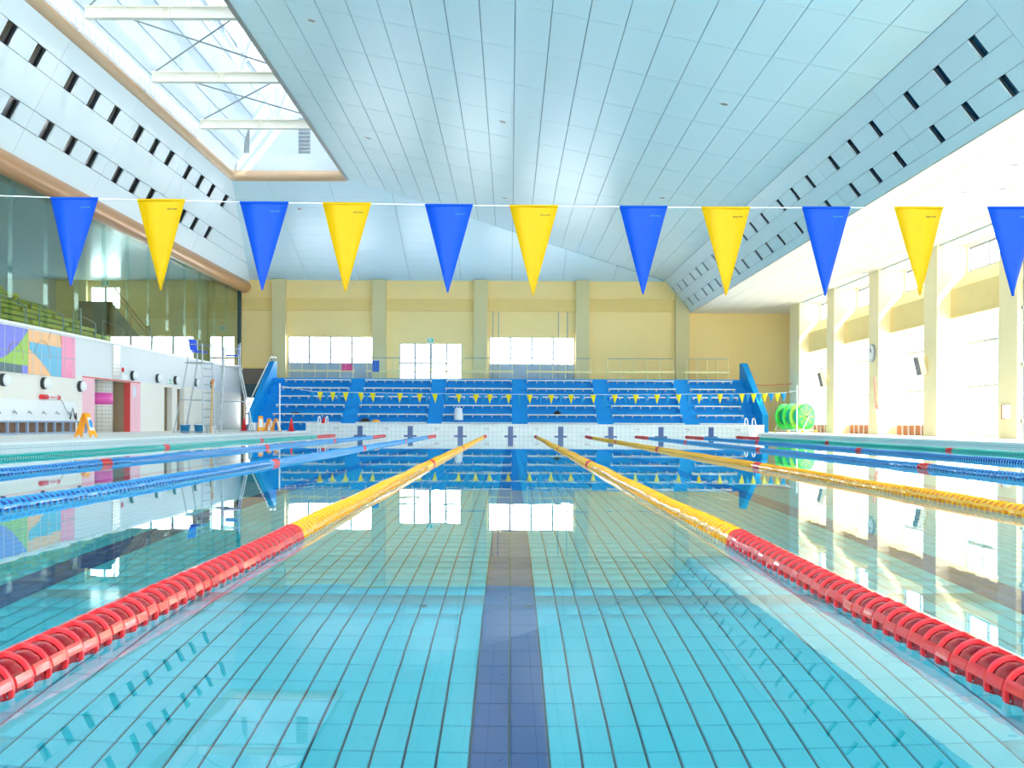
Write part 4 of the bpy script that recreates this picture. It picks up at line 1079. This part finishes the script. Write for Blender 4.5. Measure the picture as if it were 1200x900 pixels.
# rope reel
o = empty('rope_reel', (14.9, 54.5, DK), R(32)); tag(o, 'green lane rope storage reel on a wheeled frame near the blue stand', 'reel')
def wheel(y, r, m, spokes):
    g = MB(); g.lathe([(r-.12, -.03), (r, -.03), (r, .03), (r-.12, .03), (r-.12, -.03)], 30, 'Y', (0, y, .86), caps=False); q = g.build('flange_rim', m, o)
    g = MB()
    for k in range(spokes):
        a = 2*math.pi*k/spokes; g.tube([(.08*math.sin(a), y, .86+.08*math.cos(a)), ((r-.08)*math.sin(a), y, .86+(r-.08)*math.cos(a))], .022, 6)
    g.build('spokes', 'reel_gold', q)
    g = MB(); g.lathe([(r-.1, -.008), (r-.1, .008)], 30, 'Y', (0, y, .86)); g.build('flange_web', m, q)
for y, m in ((-.75, 'reel_green'), (-.25, 'reel_lime'), (.25, 'reel_green'), (.75, 'reel_green')): wheel(y, .68, m, 8)
g = MB(); g.tube([(0, -.95, .86), (0, .95, .86)], .05, 10); g.build('axle', 'steel', o)
g = MB(); g.lathe([(.42, -.7), (.45, -.3), (.43, .2), (.45, .7)], 20, 'Y', (0, 0, .86)); g.build('wound_rope', 'float_teal', o)
for y in (-.95, .95):
    g = MB(); g.tube([(-.5, y, .14), (0, y, .86), (.5, y, .14), (-.5, y, .14)], .03, 6); g.build('frame_side', 'white_paint', o)
    for x in (-.5, .5):
        g = MB(); g.lathe([(.09, -.02), (.09, .02)], 14, 'Y', (x, y, .09)); g.build('caster', 'reel_gold', o)
for x in (-.5, .5):
    g = MB(); g.tube([(x, -.95, .14), (x, .95, .14)], .03, 6); g.build('frame_bar', 'white_paint', o)
g = MB(); g.tube([(13.76, 60.6, 3.0), (15, 61.5, 2.96), (16.12, 59.5, 2.98)], .025, 6); tag(g.build('barrier_rope', 'pole_red'), 'thin red barrier rope from the blue stand to the last pier', 'rope')
# downlights
for x, y, where in ((363, 24, 0), (430, 162, 0), (588, 143, 0), (590, 232, 0), (847, 122, 0), (775, 232, 0), (1188, 193, 1), (1174, 221, 1), (1130, 225, 1), (1040, 271, 1), (1103, 271, 1), (350, 246, 2), (1012, 320, 1), (985, 328, 1)):
    if where == 1: Y = (ZL-CAMZ)*F_PX/(HZ+.0042*(x-598)-y); X = (x-598.3)*Y/F_PX; Z = ZL
    elif where == 0: dx = (x-598.3)/F_PX; dy = (HZ+.0042*(x-598)-y)/F_PX; Y = (9.47-CAMZ+.2*9.44)/(dy+.2*dx); X = dx*Y; Z = zn(X, 0)
    else: dy = (HZ-y)/F_PX; Y = (13.03+.324*52.8-CAMZ)/(dy+.324); X = (x-598.3)*Y/F_PX; Z = zf(0, Y)
    if X > 16: continue
    o = empty('downlight', (X, Y, Z-.004)); tag(o, 'small round recessed downlight in the %s' % ('sloping panelled ceiling above the pool', 'low white ceiling over the window side', 'ceiling slope above the blue stand')[where], 'downlight', 'downlights in the %s' % ('main ceiling', 'low ceiling', 'far ceiling slope')[where])
    if where == 0: o.rotation_euler = (0, math.atan(.2), 0)
    if where == 2: o.rotation_euler = (-math.atan(.324), 0, 0)
    g = MB(); g.lathe([(.11, .0), (.16, -.015), (.17, 0), (.17, .01)], 18, caps=False); g.build('ring', 'white_paint', o)
    g = MB(); g.lathe([(.115, -.002), (.115, .004)], 18); g.build('lens', 'rail_grey', o)
